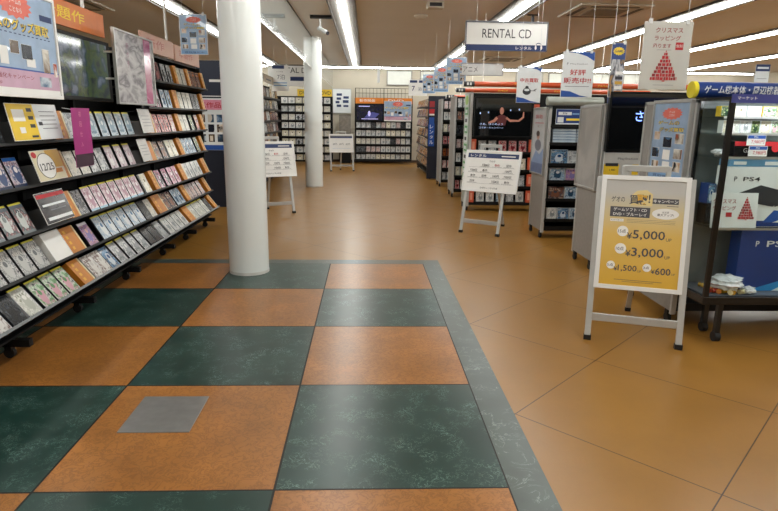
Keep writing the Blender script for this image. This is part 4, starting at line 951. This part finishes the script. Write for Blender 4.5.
def console_box(x, zz, w, h, top, lab, y=SY+.12, blue_only=False, dpt=.12):
    b = MB(); side = navyv
    b.box(0, w, 0, dpt, 0, h, navyv if blue_only else wht2)
    if blue_only:
        b.poly([(w*.15, .002), (w*.5, h*.16), (w*.95, h*.32), (w-.002, h*.30), (w-.002, .002)], M('cyan_glow_print', '#2a86c8', .3), 1)
        b.poly([(w*.45, .002), (w*.7, h*.2), (w-.002, h*.12), (w-.002, .002)], wht2, 2)
        b.poly([(w*.58, h*.13), (w*.62, h*.26), (w*.72, h*.27), (w*.84, h*.27), (w*.86, h*.12), (w*.8, h*.12), (w*.76, h*.18), (w*.68, h*.18), (w*.63, h*.11)], ink, 3)
        b.text('PS4', w*.45, h*.78, h*.10, wht2, w=w*.28, lay=2, bold=.01)
        b.text('P', w*.2, h*.78, h*.09, wht2, lay=2, bold=.008)
    else:
        b.rect(.002, .002, w-.002, h*.1, navyv, 1); b.text('PS4', w*.26, h*.06, h*.05, wht2, lay=2)
        b.text('P', w*.11, h*.80, h*.08, ink, lay=2, bold=.008); b.text('PS4', w*.3, h*.80, h*.07, ink, w=w*.2, lay=2, bold=.01)
        b.poly([(w*.08, h*.52), (w*.42, h*.70), (w*.95, h*.52), (w*.95, h*.44), (w*.62, h*.34), (w*.60, h*.40)], M('console_grey', '#30333a', .4), 2)
        b.poly([(w*.08, h*.52), (w*.08, h*.46), (w*.60, h*.34), (w*.62, h*.40)], ink, 3)
        b.poly([(w*.5, .03), (w*.62, h*.28), (w*.8, h*.26), (w-.002, h*.28), (w-.002, .03)], blue, 2); b.poly([(w*.62, .03), (w*.8, h*.17), (w-.002, h*.1), (w-.002, .03)], wht2, 3)
    o = b.build('console_box', loc=(x, y, zz)); tag(o, lab, 'box', 'console boxes in the glass showcase'); return o
console_box(1.86, .825, .60, .415, 0, 'white and blue PS4 console box on the middle shelf of the showcase')
console_box(2.03, .354, .62, .445, 0, 'deep blue PS4 console box standing on the showcase floor', blue_only=True)
def card_art(b, w, h):
    b.text('クリスマス', w*.28, h*.76, h*.13, dred, w=w*.5, lay=2, bold=.012); b.text('ラッピング', w*.28, h*.56, h*.13, dred, w=w*.5, lay=2, bold=.012); b.text('承', w*.15, h*.38, h*.09, dred, lay=2); b.rect(w*.32, h*.31, w*.45, h*.44, red, 2)
    xmas_tree(b, w*.76, h*.25, w*.36, h*.6)
o = panel('notice_card', .325, .24, card_art, base=wht2, t=.004, loc=(1.757, SY+.062, .826), rot=(-.1, 0, 0)); tag(o, 'white card with a red tree leaning on the white console box', 'card')
# upper shelves: small boxes
ub = [('cream',.06),('lines',.05),('white',.07),('green',.06),('cream',.07),('greenpink',.06),('white',.05),('cream',.06)]
x = SX+.07
for q, (k, w) in enumerate(ub):
    b = MB(); b.box(0, w, 0, .06, 0, .085, wht2); b.rect(.002, .002, w-.002, .083, COV[k][1], 1); o = b.build('small_box', loc=(x, SY+.17, 1.465)); x += w+.006
    tag(o, '%s small box, %s from the left, second showcase shelf from the top' % (COV[k][0], ORD[q+1]), 'box', 'small boxes on the second showcase shelf from the top')
    if x > SX+.62: break
b = MB(); b.box(0, .34, 0, .1, 0, .10, blackpl); b.rect(.0, .07, .34, .1, red, 1); b.disc(.29, .06, .03, .03, red, 2); b.text('GAME', .12, .04, .03, wht2, lay=2); o = b.build('accessory_box', loc=(1.905, SY+.15, 1.31)); tag(o, 'red and black long box on the shelf above the white console box', 'box')
for q in range(2):
    b = MB(); b.box(0, .13, 0, .003, 0, .07, white); b.rect(.003, .045, .127, .067, blue, 1); b.text('PS4', .06, .056, .013, white, lay=2); b.text('7,980円', .075, .024, .028, red, w=.09, lay=2, bold=.008)
    o = b.build('price_card', loc=(1.97+.012*q, SY+.125-.015*q, 1.385-.073*q)); tag(o, 'white price card with blue header, %s of two before the red and black box' % ('upper', 'lower')[q], 'card', 'price cards in the showcase')
b = MB(); b.box(0, .4, 0, .13, 0, .0, white)
b = MB(); b.box(0, .55, 0, .12, 0, .045, M('light_blue_box', '#5f93bd', .35)); b.rect(.03, .012, .12, .034, wht2, 1); b.rect(.25, .01, .4, .035, wht2, 1); o = b.build('flat_box', loc=(1.87, SY+.125, 1.242)); tag(o, 'flat light blue box lying on top of the white console box', 'box')
x = SX+.06
for q, (k, w) in enumerate([('green',.09),('tanA2',.0),('cream',.08),('lines',.10),('greenpink',.10),('cream',.09)]):
    if not w: continue
    b = MB(); b.box(0, w, 0, .06, 0, .07, yellow if q in (0, 4) else wht2); b.rect(.002, .002, w-.002, .068, COV[k][1], 1); o = b.build('small_box', loc=(x, SY+.2, 1.575)); x += w+.008
    tag(o, '%s small box, %s from the left just below the showcase top' % (COV[k][0], ORD[q+1 if q == 0 else q]), 'box', 'small boxes just below the showcase top')
# narrow hanging packs at the left inside
for q, (k, zz) in enumerate((('blue', 1.02), ('dark', .87))):
    b = MB(); b.box(0, .055, 0, .10, 0, .14, navyv if q == 0 else blackpl); b.rect(.004, .004, .051, .136, COV[k][1], 1); o = b.build('accessory_pack', loc=(1.79, SY+.2, zz if q else .97)); 
    o.location.z = (.975, .828)[q]; tag(o, '%s narrow accessory pack standing %s inside the showcase corner' % (('blue', 'black')[q], ('on top of another', 'under another')[q]), 'pack')
# crumpled plastic and sweets on the showcase floor
def crumple(name, loc, r, m, seed, lab, cat, sq=.6):
    bm = bmesh.new(); bmesh.ops.create_icosphere(bm, subdivisions=3, radius=r); rnd = random.Random(seed)
    ph = [(rnd.uniform(10, 60), rnd.uniform(0, 6)) for _ in range(6)]
    for v in bm.verts:
        n = v.co.normalized(); d = 1+.16*sum(math.sin(n[a % 3]*f*.25+p) for a, (f, p) in enumerate(ph))*.5+rnd.uniform(-.13, .13)
        v.co = n*r*d; v.co.z *= sq
    mz = min(v.co.z for v in bm.verts)
    for v in bm.verts: v.co.z -= mz
    me = bpy.data.meshes.new(name); bm.to_mesh(me); bm.free(); me.materials.append(m)
    o = bpy.data.objects.new(name, me); col.objects.link(o); o.location = loc; tag(o, lab, cat); return o
plas = M('crumpled_white_plastic', '#d4d7dc', .2, 0, .15, 30, coat=.4)
crumple('plastic_bag', (1.95, SY+.085, .353), .095, plas, 1, 'crumpled white plastic bag on the showcase floor, beside the blue console box', 'bag')
crumple('plastic_bag', (2.09, SY+.055, .353), .05, plas, 2, 'smaller crumpled white plastic bag just before the blue console box', 'bag', .5)
crumple('plastic_bag', (1.84, SY+.2, 1.309), .05, plas, 5, 'crumpled white plastic bag on the shelf above the white console box', 'bag', .4)
sw = {'red': M('red_foil', '#b03a2c', .25), 'gold': M('gold_foil', '#c9a13c', .25, .4), 'cream': M('cream_foil', '#dcd3ae', .3), 'orange': M('orange_foil', '#cf7a34', .3)}
spots = [(1.862,.05,'red'),(1.885,.09,'gold'),(1.87,.13,'cream'),(1.90,.055,'orange'),(1.925,.035,'gold'),(1.845,.09,'orange'),(1.90,.16,'red'),(1.86,.18,'gold'),(1.955,.03,'cream'),(1.985,.02,'gold'),(2.06,.025,'cream')]
cnt = {}; names = ['front', 'second', 'third', 'fourth']
for q, (x, dy, c_) in enumerate(sorted(spots, key=lambda t: t[1])):
    cnt[c_] = cnt.get(c_, 0)+1
    b = MB(); r = .021; a = random.uniform(0, 3); ca, sa = math.cos(a), math.sin(a)
    b.tube((-r*ca, -r*sa, r*.8), (r*ca, r*sa, r*.8), r*.8, sw[c_], 8); b.tube((-r*2*ca, -r*2*sa, r*.8), (-r*ca, -r*sa, r*.8), r*.9, sw[c_], 6, r2=r*.25); b.tube((r*ca, r*sa, r*.8), (r*2*ca, r*2*sa, r*.8), r*.25, sw[c_], 6, r2=r*.9)
    o = b.build('wrapped_sweet', loc=(x, SY+dy+.02, .354)); tag(o, '%s foil-wrapped sweet, %s of its colour from the showcase front glass' % (c_, ORD[cnt[c_]]), 'sweet', 'foil-wrapped sweets on the showcase floor')
# blue tube header
o = empty('header_tube', (1.745, 2.16, 1.765)); b = MB(); b.tube((.03,0,0), (1.4,0,0), .056, navyv, 28); b.build('tube', o)
MB().tube((.0,0,0), (.03,0,0), .059, M('yellow_plastic', '#e3d52c', .4), 28).build('end_cap', o)
b = MB(); b.text('ゲーム機本体・周辺機器', .35, .0, .058, wht2, w=.56, lay=64, bold=.012); b.build('lettering', o)
b = MB(); b.box(.3, .33, -.01, .01, -.09, -.05, black); b.build('bracket', o); b = MB(); b.box(1.1, 1.13, -.01, .01, -.09, -.05, black); b.build('bracket', o)
tag(o, 'blue header tube with white lettering and yellow end above the showcase', 'header')
def tag_art(b, w, h): b.rect(.0, h*.62, w, h, navy, 1); b.rect(w*.1, h*.75, w*.9, h*.86, wht2, 2); b.rect(w*.15, h*.2, w*.85, h*.22, gink, 2)
o = panel('shelf_sign', .105, .125, tag_art, base=wht2, t=.004, loc=(2.20, 2.15, 1.823)); tag(o, 'small white tag with navy top standing on the blue header tube', 'sign')

# ------------------------------------------------------------------ ceiling fittings
cw = M('white_fitting', '#c9c3b6', .5); 
def cassette(x, y, lab, s=1.):
    o = empty('air_conditioner', (x, y, H)); b = MB(); b.box(-.55*s, .55*s, -.55*s, .55*s, -.03, -.001, cw); b.build('panel', o, mods=.01)
    b = MB(); b.box(-.28*s, .28*s, -.28*s, .28*s, -.04, -.03, M('grille_grey', '#8a857a', .6)); b.build('intake_grille', o)
    b = MB()
    for a in range(4):
        m = Matrix.Rotation(a*PI/2, 4, 'Z'); b.box(-.36*s, .36*s, .40*s, .47*s, -.036, -.029, M('vent_dark', '#5a554c', .6), m)
    b.build('air_slot', o); tag(o, lab, 'air conditioner')
cassette(3.05, 7.4, 'square ceiling air conditioner nearest the Christmas notice')
cassette(3.15, 15.0, 'distant square ceiling air conditioner seen above the white hanging signs')
cassette(-5.3, 7.7, 'square ceiling air conditioner above the front television')
o = empty('security_camera', (-1.41, 8.4, H)); b = MB(); b.box(-.17, .20, -.05, .05, -.05, -.001, black); b.build('mount_plate', o)
MB().box(-.012, .012, -.012, .012, -.26, -.06, wht2).build('bracket', o)
b = MB(); b.tube((-.03, .03, -.20), (.12, -.08, -.29), .034, wht2, 16); b.build('camera_body', o); MB().tube((.12, -.08, -.29), (.135, -.091, -.299), .03, ink, 16).build('lens', o)
tag(o, 'white security camera hanging under a black plate by the near pillar', 'camera')
o = empty('emergency_light', (.38, 7.0, H)); MB().box(-.12, .12, -.1, .1, -.10, -.001, cw).build('housing', o, mods=.01); MB().box(-.09, .09, -.102, -.1, -.08, -.03, ink).build('lamp_face', o); tag(o, 'small boxy white fitting on the ceiling above the aisle', 'light')
o = empty('smoke_detector', (.28, 8.2, H)); MB().tube((0,0,-.03), (0,0,-.001), .11, cw, 24).tube((0,0,-.055), (0,0,-.03), .06, cw, 20, r2=.09).build('housing', o); tag(o, 'round cream smoke detector on the bare ceiling over the aisle', 'detector')
o = empty('ceiling_bracket', (2.08, 7.9, H)); MB().box(-.09, .09, -.02, .02, -.02, -.001, ink).box(-.02, .02, -.02, .02, -.14, -.02, ink).box(-.06, .06, -.02, .02, -.16, -.14, ink).build('bar', o); tag(o, 'small black I-shaped bracket on the ceiling beside the rental sign', 'bracket')
o = empty('hanging_sign', (-.25, 17., 2.62)); MB().box(-.04, .04, -.02, .02, 0, .44, wht2).build('board', o); MB().tube((0,0,.44), (0,0,H-2.62), .006, ink, 8).build('rod', o); tag(o, 'edge-on narrow white sign hanging from the ceiling at the back', 'sign')

# ------------------------------------------------------------------ camera, world, colour
f, pi_, ya, ro, cx, cy, h = 587.188, .229297, .0400042, .0135757, -.616882, -2.201135, 1.531433
F = Vector((math.sin(ya)*math.cos(pi_), math.cos(ya)*math.cos(pi_), -math.sin(pi_)))
R0_ = Vector((math.cos(ya), -math.sin(ya), 0)); U0 = R0_.cross(F)
R_ = R0_*math.cos(ro)+U0*math.sin(ro); U = -R0_*math.sin(ro)+U0*math.cos(ro)
mw = Matrix(((R_.x, U.x, -F.x, cx), (R_.y, U.y, -F.y, cy), (R_.z, U.z, -F.z, h), (0, 0, 0, 1)))
cam = bpy.data.cameras.new('camera'); cam.sensor_width = 36; cam.lens = f/778*36; cam.clip_end = 100; cam.clip_start = .05
co = bpy.data.objects.new('camera', cam); col.objects.link(co); co.matrix_world = mw; bpy.context.scene.camera = co
w = bpy.data.worlds.new('world'); w.use_nodes = True; bpy.context.scene.world = w
w.node_tree.nodes['Background'].inputs[0].default_value = (.8, .85, .9, 1); w.node_tree.nodes['Background'].inputs[1].default_value = .3
sc = bpy.context.scene
sc.view_settings.view_transform = 'Standard'; sc.view_settings.look = 'None'; sc.view_settings.gamma = 1; sc.view_settings.exposure = 0.; sc.view_settings.use_curve_mapping = False
sc.cycles.use_denoising = True; sc.cycles.max_bounces = 8; sc.cycles.diffuse_bounces = 5; sc.cycles.glossy_bounces = 4; sc.cycles.transparent_max_bounces = 12; sc.cycles.sample_clamp_indirect = 4.
